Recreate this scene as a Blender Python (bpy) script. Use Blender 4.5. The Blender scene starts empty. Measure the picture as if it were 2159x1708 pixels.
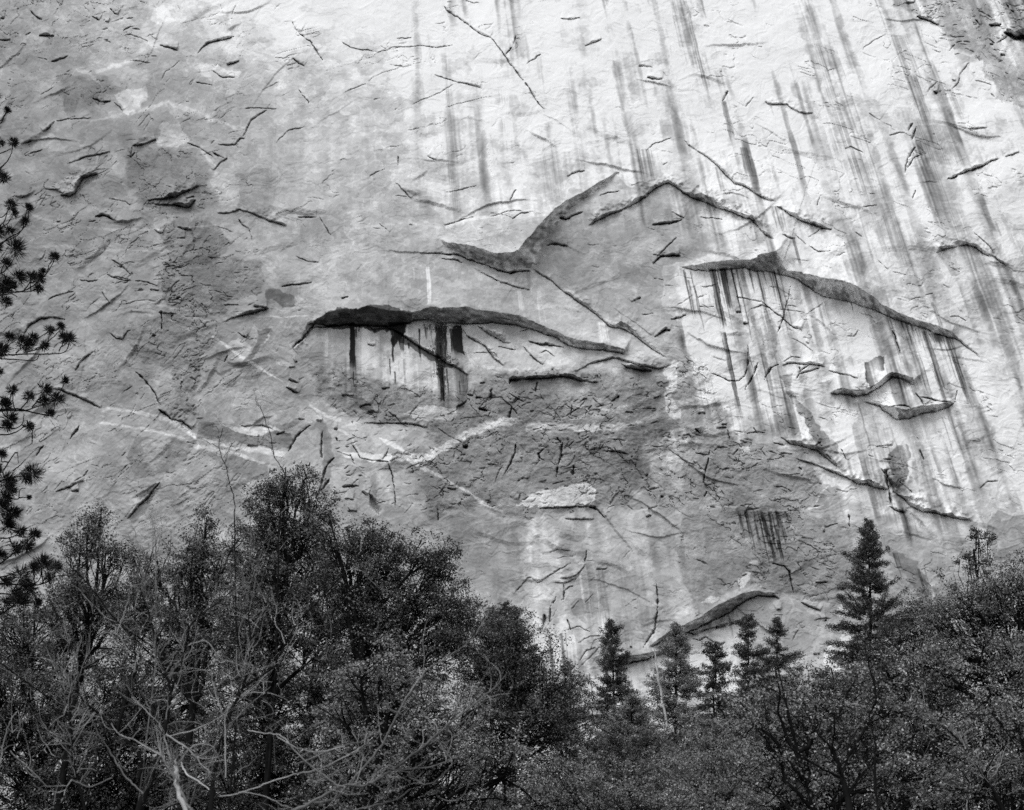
import bpy, math, random
import numpy as np
from mathutils import Vector, Matrix

# ---------------------------------------------------------------- camera, world, sun, exposure
SC = bpy.context.scene
COL = SC.collection
PW, PH = 2159.0, 1708.0            # the picture's frame, in the units the measurements below use
HFOV = math.radians(40.0)
FPX = (PW / 2) / math.tan(HFOV / 2)
PITCH = math.radians(28.0)
CAMZ = 1.7
cam_data = bpy.data.cameras.new('camera')
cam = bpy.data.objects.new('camera', cam_data)
COL.objects.link(cam)
cam_data.sensor_fit = 'HORIZONTAL'
cam_data.sensor_width = 127.0
cam_data.lens = (127.0 / 2) / math.tan(HFOV / 2)
cam_data.clip_start = 0.1
cam_data.clip_end = 6000
cam.location = (0, 0, CAMZ)
cam.rotation_euler = (math.pi / 2 + PITCH, 0, 0)
cam_data.dof.use_dof = True
cam_data.dof.focus_distance = 230.0
cam_data.dof.aperture_fstop = (cam_data.lens / 1000.0) / 0.014
SC.camera = cam

SUN_EL = math.radians(56.0)
SUN_AZ = math.radians(-32.0)       # from behind the camera, over its left shoulder
world = bpy.data.worlds.new('World')
SC.world = world
world.use_nodes = True
wn, wl = world.node_tree.nodes, world.node_tree.links
wn.clear()
sky = wn.new('ShaderNodeTexSky')
sky.sky_type = 'NISHITA'
sky.sun_disc = False
sky.sun_elevation = SUN_EL
sky.sun_rotation = math.pi - SUN_AZ
bw = wn.new('ShaderNodeRGBToBW')   # the film is black and white
bg = wn.new('ShaderNodeBackground')
bg.inputs['Strength'].default_value = 0.14
wo = wn.new('ShaderNodeOutputWorld')
wl.new(sky.outputs[0], bw.inputs[0])
cc_ = wn.new('ShaderNodeCombineColor')   # faint cold tone of the print
for i_, k_ in enumerate((0.975, 0.985, 1.0)):
    m_ = wn.new('ShaderNodeMath'); m_.operation = 'MULTIPLY'; m_.inputs[1].default_value = k_
    wl.new(bw.outputs[0], m_.inputs[0]); wl.new(m_.outputs[0], cc_.inputs[i_])
wl.new(cc_.outputs[0], bg.inputs['Color'])
wl.new(bg.outputs[0], wo.inputs['Surface'])

sd = bpy.data.lights.new('sun', 'SUN')
sd.energy = 1.2
sd.angle = math.radians(40.0)
sd.color = (0.975, 0.985, 1.0)
sun = bpy.data.objects.new('sun', sd)
COL.objects.link(sun)
sdir = Vector((math.sin(SUN_AZ) * math.cos(SUN_EL), -math.cos(SUN_AZ) * math.cos(SUN_EL), math.sin(SUN_EL)))
sun.rotation_euler = (-sdir).to_track_quat('-Z', 'Y').to_euler()
sun.location = (-60, -60, 200)

SC.view_settings.view_transform = 'Standard'
SC.view_settings.look = 'None'
SC.view_settings.gamma = 1.0
SC.view_settings.use_curve_mapping = False
SC.view_settings.exposure = 0.68
SC.cycles.max_bounces = 5
SC.cycles.diffuse_bounces = 3
SC.cycles.use_denoising = False

# ---------------------------------------------------------------- measuring helpers
SP, CP = math.sin(PITCH), math.cos(PITCH)
CX, CY = PW / 2 - 0.5, PH / 2


def ray(x, y):
    """direction of the sight line through a measured point"""
    a = (x - CX) / FPX
    b = (CY - y) / FPX
    return a, CP - b * SP, SP + b * CP


def at(x, y, Y):
    """world point at depth Y on the sight line through a measured point"""
    a, dy, dz = ray(x, y)
    t = Y / dy
    return np.array([a * t, Y, CAMZ + dz * t])


def upp(Y, y=1300.0):
    """metres per measured unit at depth Y"""
    _, dy, _ = ray(CX, y)
    return Y / dy / FPX


def tag(o, label=None, cat=None, group=None, kind=None):
    if label: o['label'] = label
    if cat: o['category'] = cat
    if group: o['group'] = group
    if kind: o['kind'] = kind
    return o


def mesh_np(name, V, F, mats, attr=None, smooth=True, matidx=None):
    """mesh from numpy vertices (n,3) and faces (m,3 or 4)"""
    me = bpy.data.meshes.new(name)
    V = np.ascontiguousarray(V, dtype=np.float32)
    F = np.ascontiguousarray(F, dtype=np.int32)
    k = F.shape[1]
    me.vertices.add(len(V))
    me.vertices.foreach_set('co', V.ravel())
    me.loops.add(F.size)
    me.loops.foreach_set('vertex_index', F.ravel())
    me.polygons.add(len(F))
    me.polygons.foreach_set('loop_start', np.arange(0, F.size, k, dtype=np.int32))
    try:
        me.polygons.foreach_set('loop_total', np.full(len(F), k, dtype=np.int32))
    except Exception:
        pass
    for m in mats:
        me.materials.append(m)
    if matidx is not None:
        me.polygons.foreach_set('material_index', matidx.astype(np.int32))
    me.update(calc_edges=True)
    me.polygons.foreach_set('use_smooth', np.full(len(F), smooth, dtype=bool))
    for nm, arr in (attr or {}).items():
        a = me.attributes.new(nm, 'FLOAT', 'POINT')
        a.data.foreach_set('value', np.ascontiguousarray(arr, dtype=np.float32).ravel())
    return me


def link(name, me, parent=None):
    o = bpy.data.objects.new(name, me)
    COL.objects.link(o)
    if parent is not None:
        o.parent = parent
        o.matrix_parent_inverse = Matrix.Translation(parent.location).inverted()
    return o


# ---------------------------------------------------------------- noise
RNG = np.random.default_rng(11)


def vnoise(x, y, seed):
    """smooth value noise, -1..1"""
    g = np.random.default_rng(seed).random((256, 256)).astype(np.float32) * 2 - 1
    xi = np.floor(x).astype(np.int64); yi = np.floor(y).astype(np.int64)
    fx = (x - xi).astype(np.float32); fy = (y - yi).astype(np.float32)
    fx = fx * fx * (3 - 2 * fx); fy = fy * fy * (3 - 2 * fy)
    x0 = xi & 255; x1 = (xi + 1) & 255; y0 = yi & 255; y1 = (yi + 1) & 255
    return (g[y0, x0] * (1 - fx) + g[y0, x1] * fx) * (1 - fy) + (g[y1, x0] * (1 - fx) + g[y1, x1] * fx) * fy


def fbm(x, y, seed, octv=4, gain=0.5):
    s = 0; a = 1.0; t = 0
    for i in range(octv):
        s = s + a * vnoise(x * 2 ** i + 17.3 * i, y * 2 ** i + 9.1 * i, seed + i)
        t += a; a *= gain
    return s / t


def sstep(a, b, x):
    t = np.clip((x - a) / (b - a), 0, 1)
    return t * t * (3 - 2 * t)


def clamp01(x):
    return np.clip(x, 0, 1)


# ---------------------------------------------------------------- materials
def new_mat(name):
    m = bpy.data.materials.new(name)
    m.use_nodes = True
    nt = m.node_tree
    nt.nodes.clear()
    out = nt.nodes.new('ShaderNodeOutputMaterial')
    b = nt.nodes.new('ShaderNodeBsdfPrincipled')
    nt.links.new(b.outputs[0], out.inputs['Surface'])
    b.inputs['Roughness'].default_value = 0.85
    b.inputs['Specular IOR Level'].default_value = 0.2
    return m, nt, b


def mth(nt, op, a, b=None, c=None):
    n = nt.nodes.new('ShaderNodeMath'); n.operation = op
    for i, v in enumerate((a, b, c)):
        if v is None: continue
        if isinstance(v, (int, float)): n.inputs[i].default_value = v
        else: nt.links.new(v, n.inputs[i])
    return n.outputs[0]


def tex(nt, scale, detail=6, rough=0.6, vec=None, sc3=None):
    co = nt.nodes.new('ShaderNodeTexCoord')
    v = co.outputs['Object']
    if sc3:
        mp = nt.nodes.new('ShaderNodeMapping'); mp.inputs['Scale'].default_value = sc3
        nt.links.new(v, mp.inputs['Vector']); v = mp.outputs[0]
    n = nt.nodes.new('ShaderNodeTexNoise')
    n.inputs['Scale'].default_value = scale
    n.inputs['Detail'].default_value = detail
    n.inputs['Roughness'].default_value = rough
    nt.links.new(v, n.inputs['Vector'])
    return n.outputs[0]


def leaf_mat(name, lo, hi, trans=0.25, power=2.0):
    m, nt, b = new_mat(name)
    g = nt.nodes.new('ShaderNodeNewGeometry')
    r = mth(nt, 'POWER', g.outputs['Random Per Island'], power)
    n = tex(nt, 0.9, 3)
    n = mth(nt, 'MULTIPLY_ADD', n, 0.9, 0.55)
    v = mth(nt, 'MULTIPLY_ADD', r, hi - lo, lo)
    v = mth(nt, 'MULTIPLY', v, n)
    nt.links.new(v, b.inputs['Base Color'])
    b.inputs['Roughness'].default_value = 0.55
    b.inputs['Specular IOR Level'].default_value = 0.35
    tr = nt.nodes.new('ShaderNodeBsdfTranslucent')
    nt.links.new(v, tr.inputs['Color'])
    mx = nt.nodes.new('ShaderNodeMixShader')
    mx.inputs[0].default_value = trans
    nt.links.new(b.outputs[0], mx.inputs[1]); nt.links.new(tr.outputs[0], mx.inputs[2])
    out = [x for x in nt.nodes if x.type == 'OUTPUT_MATERIAL'][0]
    nt.links.new(mx.outputs[0], out.inputs['Surface'])
    return m


def bark_mat(name, lo, hi, scale=6.0, sc3=(1, 1, 0.35)):
    m, nt, b = new_mat(name)
    n = tex(nt, scale, 5, 0.65, sc3=sc3)
    r = nt.nodes.new('ShaderNodeMapRange')
    r.inputs[1].default_value = 0.3; r.inputs[2].default_value = 0.7
    r.inputs[3].default_value = lo; r.inputs[4].default_value = hi
    nt.links.new(n, r.inputs[0])
    nt.links.new(r.outputs[0], b.inputs['Base Color'])
    b.inputs['Specular IOR Level'].default_value = 0.02; b.inputs['Roughness'].default_value = 1.0
    bp = nt.nodes.new('ShaderNodeBump')
    bp.inputs['Strength'].default_value = 0.6; bp.inputs['Distance'].default_value = 0.02
    nt.links.new(n, bp.inputs['Height']); nt.links.new(bp.outputs[0], b.inputs['Normal'])
    return m


def rock_mat():
    m, nt, b = new_mat('granite')
    at_ = nt.nodes.new('ShaderNodeAttribute'); at_.attribute_name = 'albedo_light'
    ro = nt.nodes.new('ShaderNodeAttribute'); ro.attribute_name = 'rough_zone'
    n1 = tex(nt, 0.9, 8, 0.74)
    n2 = tex(nt, 0.16, 5, 0.6)
    n3 = tex(nt, 3.2, 4, 0.6)
    am = mth(nt, 'MULTIPLY_ADD', ro.outputs['Fac'], 0.5, 0.26)
    a = mth(nt, 'ADD', mth(nt, 'MULTIPLY', mth(nt, 'SUBTRACT', n1, 0.5), am), 1.0)
    c = mth(nt, 'MULTIPLY_ADD', n2, 0.40, 0.80)
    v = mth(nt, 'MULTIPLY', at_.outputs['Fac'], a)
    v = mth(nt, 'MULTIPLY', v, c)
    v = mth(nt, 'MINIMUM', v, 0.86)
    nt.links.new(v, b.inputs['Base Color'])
    b.inputs['Roughness'].default_value = 0.8
    h = mth(nt, 'MULTIPLY_ADD', n3, 0.35, n1)
    st = mth(nt, 'MULTIPLY_ADD', ro.outputs['Fac'], 0.32, 0.012)
    bp = nt.nodes.new('ShaderNodeBump')
    bp.inputs['Distance'].default_value = 0.6
    nt.links.new(st, bp.inputs['Strength'])
    nt.links.new(h, bp.inputs['Height']); nt.links.new(bp.outputs[0], b.inputs['Normal'])
    return m
# ---------------------------------------------------------------- the cliff
# A relief: every vertex stands on a 220 m distant face, moved towards the camera by `P` metres.
YW = 220.0
K = 0.334                     # crop unit -> measured unit
OR = {0: (0.0, 721.2, 1437.8), 1: (0.0, 569.4, 1138.7)}


def C(c, r, pts, w=None):
    """points read in crop (column c, row r)"""
    out = []
    for p in pts:
        q = (OR[0][c] + K * p[0], OR[1][r] + K * p[1])
        if len(p) > 2: q = q + (K * p[2],)
        elif w is not None: q = q + (K * w,)
        out.append(q)
    return out


def axis(lo, a, b, hi, step, grow):
    mid = list(np.arange(a, b + step, step))
    s = step; v = a; left = []
    while v > lo:
        s *= grow; v -= s; left.append(v)
    s = step; v = mid[-1]; right = []
    while v < hi:
        s *= grow; v += s; right.append(v)
    return np.array(left[::-1] + mid + right)


GX = axis(-1500, -12, 2172, 3700, 1.2, 1.06)
GY = axis(-1150, -10, 1490, 2250, 1.2, 1.06)
X, Y = np.meshgrid(GX, GY)
X = X.astype(np.float32); Y = Y.astype(np.float32)
# irregular edges: everything traced below is looked up through a small warp
WX = X + 3.2 * fbm(X / 26, Y / 26, 101, 4, 0.6) + 1.0 * fbm(X / 5, Y / 5, 131, 2)
WY = Y + 3.2 * fbm(X / 26, Y / 26, 151, 4, 0.6) + 1.0 * fbm(X / 5, Y / 5, 171, 2)
P = np.zeros_like(X)
A = np.ones_like(X)           # albedo multiplier (rock kinds, stains, dykes, some painted shade)
R = np.zeros_like(X)          # rough zones


def window(pts, m):
    xs = [p[0] for p in pts]; ys = [p[1] for p in pts]
    i0 = np.searchsorted(GX, min(xs) - m); i1 = np.searchsorted(GX, max(xs) + m)
    j0 = np.searchsorted(GY, min(ys) - m); j1 = np.searchsorted(GY, max(ys) + m)
    return (slice(max(j0, 0), max(j1, 1)), slice(max(i0, 0), max(i1, 1)))


def pdist(pts, m):
    """window, distance, signed side distance (positive = up of a line drawn rightwards), width, run 0..1"""
    W = window(pts, m)
    x = WX[W]; y = WY[W]
    D = np.full(x.shape, 1e9, np.float32); S = np.zeros_like(D); Wd = np.zeros_like(D); U = np.zeros_like(D); FAN = np.ones_like(D)
    n = len(pts) - 1
    nr = []
    for i in range(n):
        dx, dy = pts[i + 1][0] - pts[i][0], pts[i + 1][1] - pts[i][1]
        L = math.hypot(dx, dy) + 1e-6
        nr.append((dy / L, -dx / L))
    for i in range(n):
        x0, y0 = pts[i][:2]; x1, y1 = pts[i + 1][:2]
        n0 = nr[i]; na = nr[i - 1] if i else n0; nz = nr[i + 1] if i < n - 1 else n0
        w0 = pts[i][2] if len(pts[i]) > 2 else 1; w1 = pts[i + 1][2] if len(pts[i + 1]) > 2 else 1
        dx, dy = x1 - x0, y1 - y0
        L2 = dx * dx + dy * dy + 1e-9; L = math.sqrt(L2)
        t = np.clip(((x - x0) * dx + (y - y0) * dy) / L2, 0, 1)
        ex = x - (x0 + t * dx); ey = y - (y0 + t * dy)
        d = np.sqrt(ex * ex + ey * ey)
        sv = ex * n0[0] + ey * n0[1]
        sv = np.where(t <= 0, ex * (n0[0] + na[0]) + ey * (n0[1] + na[1]), sv)
        sv = np.where(t >= 1, ex * (n0[0] + nz[0]) + ey * (n0[1] + nz[1]), sv)
        side = np.where(sv >= 0, 1, -1)
        fc = 1.0
        if i == 0: fc = np.where(t <= 0, np.clip(np.abs(ex * n0[0] + ey * n0[1]) / (d + 1e-6), 0, 1), fc)
        if i == n - 1: fc = np.where(t >= 1, np.clip(np.abs(ex * n0[0] + ey * n0[1]) / (d + 1e-6), 0, 1), fc)
        b = d < D
        FAN = np.where(b, fc, FAN)
        D = np.where(b, d, D); S = np.where(b, side * d, S)
        Wd = np.where(b, w0 + (w1 - w0) * t, Wd); U = np.where(b, (i + t) / n, U)
    pdist.fan = FAN
    return W, D, S, Wd, U


def spread(pts, W):
    """line width seen from afar: a smooth mean of the widths along the line"""
    q = []
    for i in range(len(pts) - 1):
        L = math.hypot(pts[i + 1][0] - pts[i][0], pts[i + 1][1] - pts[i][1])
        n = max(2, int(L / 9))
        for k in range(n):
            t = k / n
            e = [pts[i][j] + (pts[i + 1][j] - pts[i][j]) * t for j in range(3)]
            q.append(e)
    q.append(list(pts[-1]))
    m = len(q); q = [(a, b, c * float(sstep(0, .06, i / m) * sstep(0, .06, 1 - i / m))) for i, (a, b, c) in enumerate(q)]
    x = WX[W]; y = WY[W]
    num = np.zeros_like(x); den = np.zeros_like(x)
    for a, b, c in q:
        w = 1 / ((x - a) ** 2 + (y - b) ** 2 + 12) ** 2
        num += w * c; den += w
    dd = den ** -.25                      # about the distance, without creases
    return num / den, dd


K0 = 1.0
MPU = 0.098                    # metres per measured unit on the face, about


def step(pts, L=90, k=1.25, back=0.3, Lb=40, soft=0.0, lay=1.0, gap=.7, lay2=1.0, mw=1.2):
    """a roof or lip: the rock above the line juts out by a depth that makes the underside of the given width"""
    global P
    wm = max(p[2] for p in pts)
    W, D, S, Wd, U = pdist(pts, max(L * 2.2, Lb * 2.5) + wm)
    Wd = np.maximum(Wd, 0.01)
    ends = sstep(0, 0.04, U) * sstep(0, 0.04, 1 - U)
    if 2.6 < wm < 13: Wd = Wd * np.clip(.74 + .85 * fbm(X[W] / 20, Y[W] / 20, 93, 3) + .25 * fbm(X[W] / 6, Y[W] / 6, 94, 2), .12, 1.35)
    if wm > 4: Wd = Wd * (1 + lay * .16 * fbm(X[W] / 46, Y[W] / 60, 83, 2))
    h = Wd * MPU * k * ends
    ww = np.maximum(Wd, mw)
    ramp = clamp01(S / ww)
    if soft: ramp = ramp ** (1 + soft)
    if wm > 6:                     # the underside is itself layered
        z = ramp * (wm / 9) + 2.2 * fbm(X[W] / 60, Y[W] / 40, 85, 4)
        saw = (z % 1.0); saw = saw - sstep(.55, 1.0, saw)
        ramp = clamp01(ramp + saw * .09 * lay * np.sin(ramp * math.pi) * min(1, wm / 18))
    if wm * K0 > 1.6:
        far, dd = spread(pts, W)
        hf = far * MPU * k
        q = sstep(0, 30, D - ww)
        h2 = h + (hf - h) * q * pdist.fan ** 1.5
    else:
        h2 = h
    cut = sstep(L * 2.2 + wm, L * 1.3, D)
    cutb = sstep(Lb * 2.5, Lb * 1.5, D)
    up = h2 * ramp * np.exp(-np.maximum(S - ww, 0) / L) * cut
    dn = -back * h2 * np.exp(-np.maximum(-S, 0) / Lb) * cutb
    dn = np.where(S > 0, dn * (1 - ramp), dn)
    P[W] += up + dn
    if wm > 6:                     # strata and damp along the underside, contact shade painted darker at its inner edge
        q = clamp01(S / ww)
        bandm = sstep(-.5, .6, S) * sstep(ww + .8, ww - .6, S) * ends
        st = fbm(U * len(pts) * 3.2 + q * .8, q * 4.2 + 1.6 * U * len(pts) * .3, int(pts[0][0]) % 97 + 640, 4, .6)
        A[W] *= 1 + bandm * np.clip(.75 * lay2 * st - .12 * (1 - q), -.55, .4)
    if wm > 4.5: P[W] -= gap * np.exp(-((S + .6) / 1.1) ** 2) * clamp01(Wd / 4) * ends


def crack(pts, depth=1.5):
    W, D, S, Wd, U = pdist(pts, 14)
    Wd = Wd * np.clip(.85 + .9 * vnoise(X[W] / 9, Y[W] / 9, 88) + .35 * vnoise(X[W] / 3, Y[W] / 3, 89), .05, 1.8)
    ends = 0.25 + 0.75 * sstep(0, 0.15, U) * sstep(0, 0.15, 1 - U)
    ww = np.maximum(Wd * 0.6, 0.75) * ends
    P[W] -= depth * np.clip(Wd * .6 / .75, 0, 1) * np.exp(-(D / ww) ** 2)


def lip(pts, L=26):
    """a thin overlap: hairline joint under a slightly prouder slab; wide ones are small roofs"""
    wm = max(p[2] for p in pts)
    if wm > 2.9:
        step([(p[0], p[1], p[2] * .8) for p in pts], L=L, k=1.3, back=0.3, Lb=9)
        crack([(p[0], p[1] + p[2] * 0.3, p[2] * 0.45) for p in pts], 0.15 + 0.2 * wm)
    else:
        step([(p[0], p[1], p[2] * .5) for p in pts], L=L * 1.2, k=1.0, back=0.2, Lb=12)
        crack([(p[0], p[1], p[2] * 0.5) for p in pts], 0.2 + 0.22 * wm)


def inside(poly, soft=3.0, wob=1.0):
    """soft-edged polygon mask in its window"""
    W = window(poly, soft * 3 + 8)
    e = 13 * wob * min(1, soft / 2.5)
    x = X[W] + (WX[W] - X[W]) * wob * 2.2 + e * fbm(X[W] / 34, Y[W] / 30, 191, 3)
    y = Y[W] + (WY[W] - Y[W]) * wob * 2.2 + e * fbm(X[W] / 34, Y[W] / 30, 195, 3)
    soft = soft * .6 if soft < 7 else soft
    ins = np.zeros(x.shape, bool); D = np.full(x.shape, 1e9, np.float32)
    n = len(poly)
    for i in range(n):
        x0, y0 = poly[i][:2]; x1, y1 = poly[(i + 1) % n][:2]
        cond = ((y0 > y) != (y1 > y)) & (x < (x1 - x0) * (y - y0) / (y1 - y0 + 1e-9) + x0)
        ins ^= cond
        dx, dy = x1 - x0, y1 - y0
        t = np.clip(((x - x0) * dx + (y - y0) * dy) / (dx * dx + dy * dy + 1e-9), 0, 1)
        D = np.minimum(D, np.hypot(x - x0 - t * dx, y - y0 - t * dy))
    sd_ = np.where(ins, D, -D)
    return W, sstep(-soft, soft, sd_)


def patch(poly, mul, soft=3.0, rough=0.0, wob=1.0):
    W, m = inside(poly, soft, wob)
    A[W] *= 1 + (mul - 1) * m
    if rough: R[W] = np.maximum(R[W], rough * m)


def dyke(pts, mul=1.35, edge=0.35):
    W, D, S, Wd, U = pdist(pts, 40)
    w = Wd * np.clip(0.58 + 0.5 * fbm(X[W] / 16, Y[W] / 12, 777, 4, .6), .12, .9)
    m = sstep(w * (1 + edge) + 0.6, w * (1 - edge) - 0.4, D)
    m = m * (0.84 + 0.2 * fbm(X[W] / 14, Y[W] / 9, 778, 3) + .22 * fbm(X[W] / 3.5, Y[W] / 3.5, 779, 2) - .5 * sstep(.03, .0, np.abs(fbm(X[W] / 22, Y[W] / 30, 781, 2)))) * sstep(0, .03, U) * sstep(0, .03, 1 - U)
    A[W] *= 1 + (mul - 1) * m * 1.02


# water runs: stains follow lines that converge high above the middle
VX, VY = 700.0, -3200.0
RUN = ((X - VX) / (Y - VY) * 4000.0).astype(np.float32)   # constant along a water run


def runx(x, y):
    return (x - VX) / (y - VY) * 4000.0


def stain(x, y0, y1, w, mul, w2=None, rag=0.5, seed=1, soft=1.0):
    """one stain that starts at (x, y0) and runs down to height y1"""
    r0 = runx(x, y0)
    x1 = VX + r0 * (y1 - VY) / 4000.0
    W = window([(min(x, x1) - w, y0), (max(x, x1) + w, y1)], 12)
    r = RUN[W]; y = Y[W]
    t = clamp01((y - y0) / (y1 - y0))
    ww = (w + ((w2 if w2 is not None else w) - w) * t) * 0.5
    d = np.abs(r - r0 + 2.0 * fbm(r * 0 + seed, y / 22, seed, 3) + 1.1 * fbm(r / 3, y / 8, seed + 3, 3))
    m = sstep(ww + soft, ww - soft, d)
    fine = vnoise(r / 1.7, y / 170, seed + 9)
    m = m * clamp01(1 - rag * 0.5 + rag * fine)
    cut = fbm(r / 2.2, r * 0 + seed, seed + 5, 2)        # ragged lower end
    m = m * sstep(1.0, 0.72, t + 0.35 * rag * cut) * sstep(-0.015, 0.02, (y - y0) / (y1 - y0))
    A[W] *= 1 + (mul - 1) * m


def streaks(poly, strength, seed, soft=25, light=0.5, dark=0.5, sc=1.0):
    """a field of fine runs within a region"""
    W, m = inside(poly, soft)
    r = RUN[W]; y = Y[W]
    br = vnoise(r / 7 / sc, y / 300, seed + 20)
    r = r + 2.2 * fbm(r / 30, y / 45, seed + 41, 3)
    n = 0.22 * vnoise(r / 3.6 / sc, y / 160, seed) + 0.5 * vnoise(r / 12 / sc, y / 380, seed + 1) + 0.62 * vnoise(r / 27 / sc, y / 600, seed + 2)
    n = n + 0.22 * fbm(X[W] / 30, Y[W] / 30, seed + 7, 3)
    n = np.where(n > 0, n * light, n * dark) * 2
    brk = .35 + .9 * sstep(-.15, .3, fbm(r / 40, y / 90, seed + 31, 3))
    A[W] *= np.exp(strength * n * m * (0.8 + 0.4 * br) * brk)


# --- brightness over the face, rock tone and painted light, in rows of grey steps
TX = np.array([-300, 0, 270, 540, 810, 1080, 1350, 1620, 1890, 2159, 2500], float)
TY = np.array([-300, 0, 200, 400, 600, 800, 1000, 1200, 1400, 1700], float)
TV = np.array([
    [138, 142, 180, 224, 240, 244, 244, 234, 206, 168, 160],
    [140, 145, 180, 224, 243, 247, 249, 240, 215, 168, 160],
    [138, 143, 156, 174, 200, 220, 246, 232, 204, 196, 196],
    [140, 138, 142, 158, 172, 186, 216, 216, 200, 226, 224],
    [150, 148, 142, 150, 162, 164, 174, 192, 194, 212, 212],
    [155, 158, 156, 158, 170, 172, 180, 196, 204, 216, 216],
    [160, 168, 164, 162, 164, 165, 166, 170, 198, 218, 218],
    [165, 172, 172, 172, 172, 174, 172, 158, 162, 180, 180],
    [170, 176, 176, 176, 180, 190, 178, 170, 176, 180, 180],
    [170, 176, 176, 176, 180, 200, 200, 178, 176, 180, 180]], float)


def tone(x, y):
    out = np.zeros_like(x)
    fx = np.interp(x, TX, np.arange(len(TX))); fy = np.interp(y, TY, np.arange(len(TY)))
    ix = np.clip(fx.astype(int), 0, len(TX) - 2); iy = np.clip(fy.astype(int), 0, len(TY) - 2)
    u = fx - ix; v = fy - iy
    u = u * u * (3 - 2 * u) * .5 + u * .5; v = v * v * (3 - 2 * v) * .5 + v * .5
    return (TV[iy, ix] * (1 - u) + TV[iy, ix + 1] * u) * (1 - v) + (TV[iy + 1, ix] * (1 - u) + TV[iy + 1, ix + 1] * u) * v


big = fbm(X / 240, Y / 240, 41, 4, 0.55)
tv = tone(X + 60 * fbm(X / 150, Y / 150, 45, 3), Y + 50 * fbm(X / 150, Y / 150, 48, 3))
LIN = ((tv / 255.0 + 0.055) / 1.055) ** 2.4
LIGHT_TONE = 0.42 * (LIN / 0.345) * (1 - .10 * sstep(800, 250, X) * sstep(100, 300, Y)) * (1 - .08 * sstep(650, 850, Y) * sstep(2000, 1700, X))  # light and shade over the face go into the rock colour
# --- large form: leans back towards the top, bellies out in the middle
lean_up = np.clip(560 - Y, 0, None)
P += -0.000024 * lean_up ** 2
P += 0.0045 * np.clip(X - 1400, -400, 900)            # turns slowly towards the camera on the right
P += 2.2 * fbm(X / 420, Y / 360, 61, 3)
P += 0.5 * fbm(X / 130, Y / 110, 71, 2)
# --- faint exfoliation: broad plates that overlap
for s_, sx, sy, amp, dirn in ((301, 120, 60, 1.0, 0.35), (311, 70, 38, 0.55, -0.25), (321, 40, 20, 0.3, 0.5)):
    u = X * math.cos(dirn) - Y * math.sin(dirn) * 1.0; v = X * math.sin(dirn) + Y * math.cos(dirn)
    n = fbm(u / sx + 0.6 * fbm(X / 60, Y / 60, s_ + 5, 2), v / sy, s_, 3)
    P += amp * 0.10 * (np.abs((n * 3.0) % 1.0 - 0.5) * 2) ** 2 * 0.5
# small scale roughness
left = sstep(900, 300, X) * sstep(-200, 300, Y)
ang = 0.75
u = X * math.cos(ang) - Y * math.sin(ang); v = X * math.sin(ang) + Y * math.cos(ang)
u = u + 26 * fbm(X / 70, Y / 70, 441, 3); v = v + 22 * fbm(X / 90, Y / 90, 451, 3)
diag = fbm(u / 40, v / 11, 401, 4, 0.6)
P += (0.012 + 0.10 * left * sstep(450, 750, Y) * (.4 + .6 * sstep(-.1, .25, fbm(X / 90, Y / 70, 431, 2)))) * np.abs(diag) * 1.6
P += 0.014 * fbm(X / 16, Y / 11, 411, 4, 0.65)

# --- rock kinds, marks, darker hollows and one lit slab, with edges of their own
GP = lambda c, r, p: C(c, r, p)
patch(GP(0, 0, [(820, 960), (1000, 930), (1180, 960), (1260, 1010), (1330, 1100), (1350, 1300), (1240, 1340), (1000, 1330), (860, 1250), (790, 1100)]), 0.78, 8, .7)
patch(GP(0, 0, [(390, 480), (520, 450), (660, 490), (740, 600), (640, 640), (560, 700), (430, 720), (370, 640)]), 0.76, 12, .5)
patch(GP(0, 0, [(730, 610), (800, 575), (920, 550), (910, 640), (860, 690), (790, 700)]), 1.3, 2)
patch(GP(0, 0, [(990, 920), (1030, 800), (1150, 770), (1180, 910), (1090, 930)]), 1.25, 2)
patch(GP(0, 0, [(1250, 380), (1340, 400), (1500, 450), (1490, 500), (1350, 525), (1250, 480)]), 1.22, 2)
patch(GP(0, 0, [(1350, 1080), (1500, 1110), (1510, 1290), (1380, 1300)]), 1.16, 2)
patch(GP(0, 0, [(300, 1170), (520, 1080), (510, 1120), (460, 1220), (400, 1220)]), 1.25, 2)  # lit face of the raised slab, its light painted into the colour
patch(GP(0, 0, [(200, 900), (280, 830), (360, 880), (320, 940), (220, 940)]), 1.2, 3)
patch(GP(0, 0, [(980, 50), (1030, 40), (1100, 130), (1000, 150), (950, 120)]), 1.2, 3)
patch(GP(0, 0, [(-200, -200), (960, -200), (940, 100), (860, 330), (600, 420), (260, 400), (-200, 380)]), 0.9, 8, .6)
patch(GP(0, 0, [(1120, 1350), (1380, 1430), (1480, 1560), (1380, 1640), (1200, 1704), (1050, 1560), (1000, 1450)]), 0.8, 4, .8)
patch(GP(0, 1, [(1050, -100), (1650, -60), (1660, 130), (1400, 220), (1450, 260), (1300, 290), (1100, 280), (1010, 150)]), 0.82, 4, .9)
patch(GP(0, 1, [(900, 270), (1020, 260), (1300, 330), (1420, 420), (1270, 560), (1230, 900), (1100, 850), (1080, 640), (900, 560), (780, 420)]), 0.82, 6, .9)
patch(GP(0, 1, [(1680, 130), (1850, 150), (1870, 230), (1780, 245), (1690, 200)]), 0.62, 3)
patch(GP(0, 1, [(1340, 660), (1460, 640), (1510, 570), (1580, 510), (1640, 380), (1700, 380), (1620, 520), (1540, 620), (1440, 665)]), 0.66, 1.5)
patch(GP(0, 1, [(1420, 480), (1500, 430), (1580, 480), (1520, 560), (1450, 560)]), 1.25, 1.5)
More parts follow.
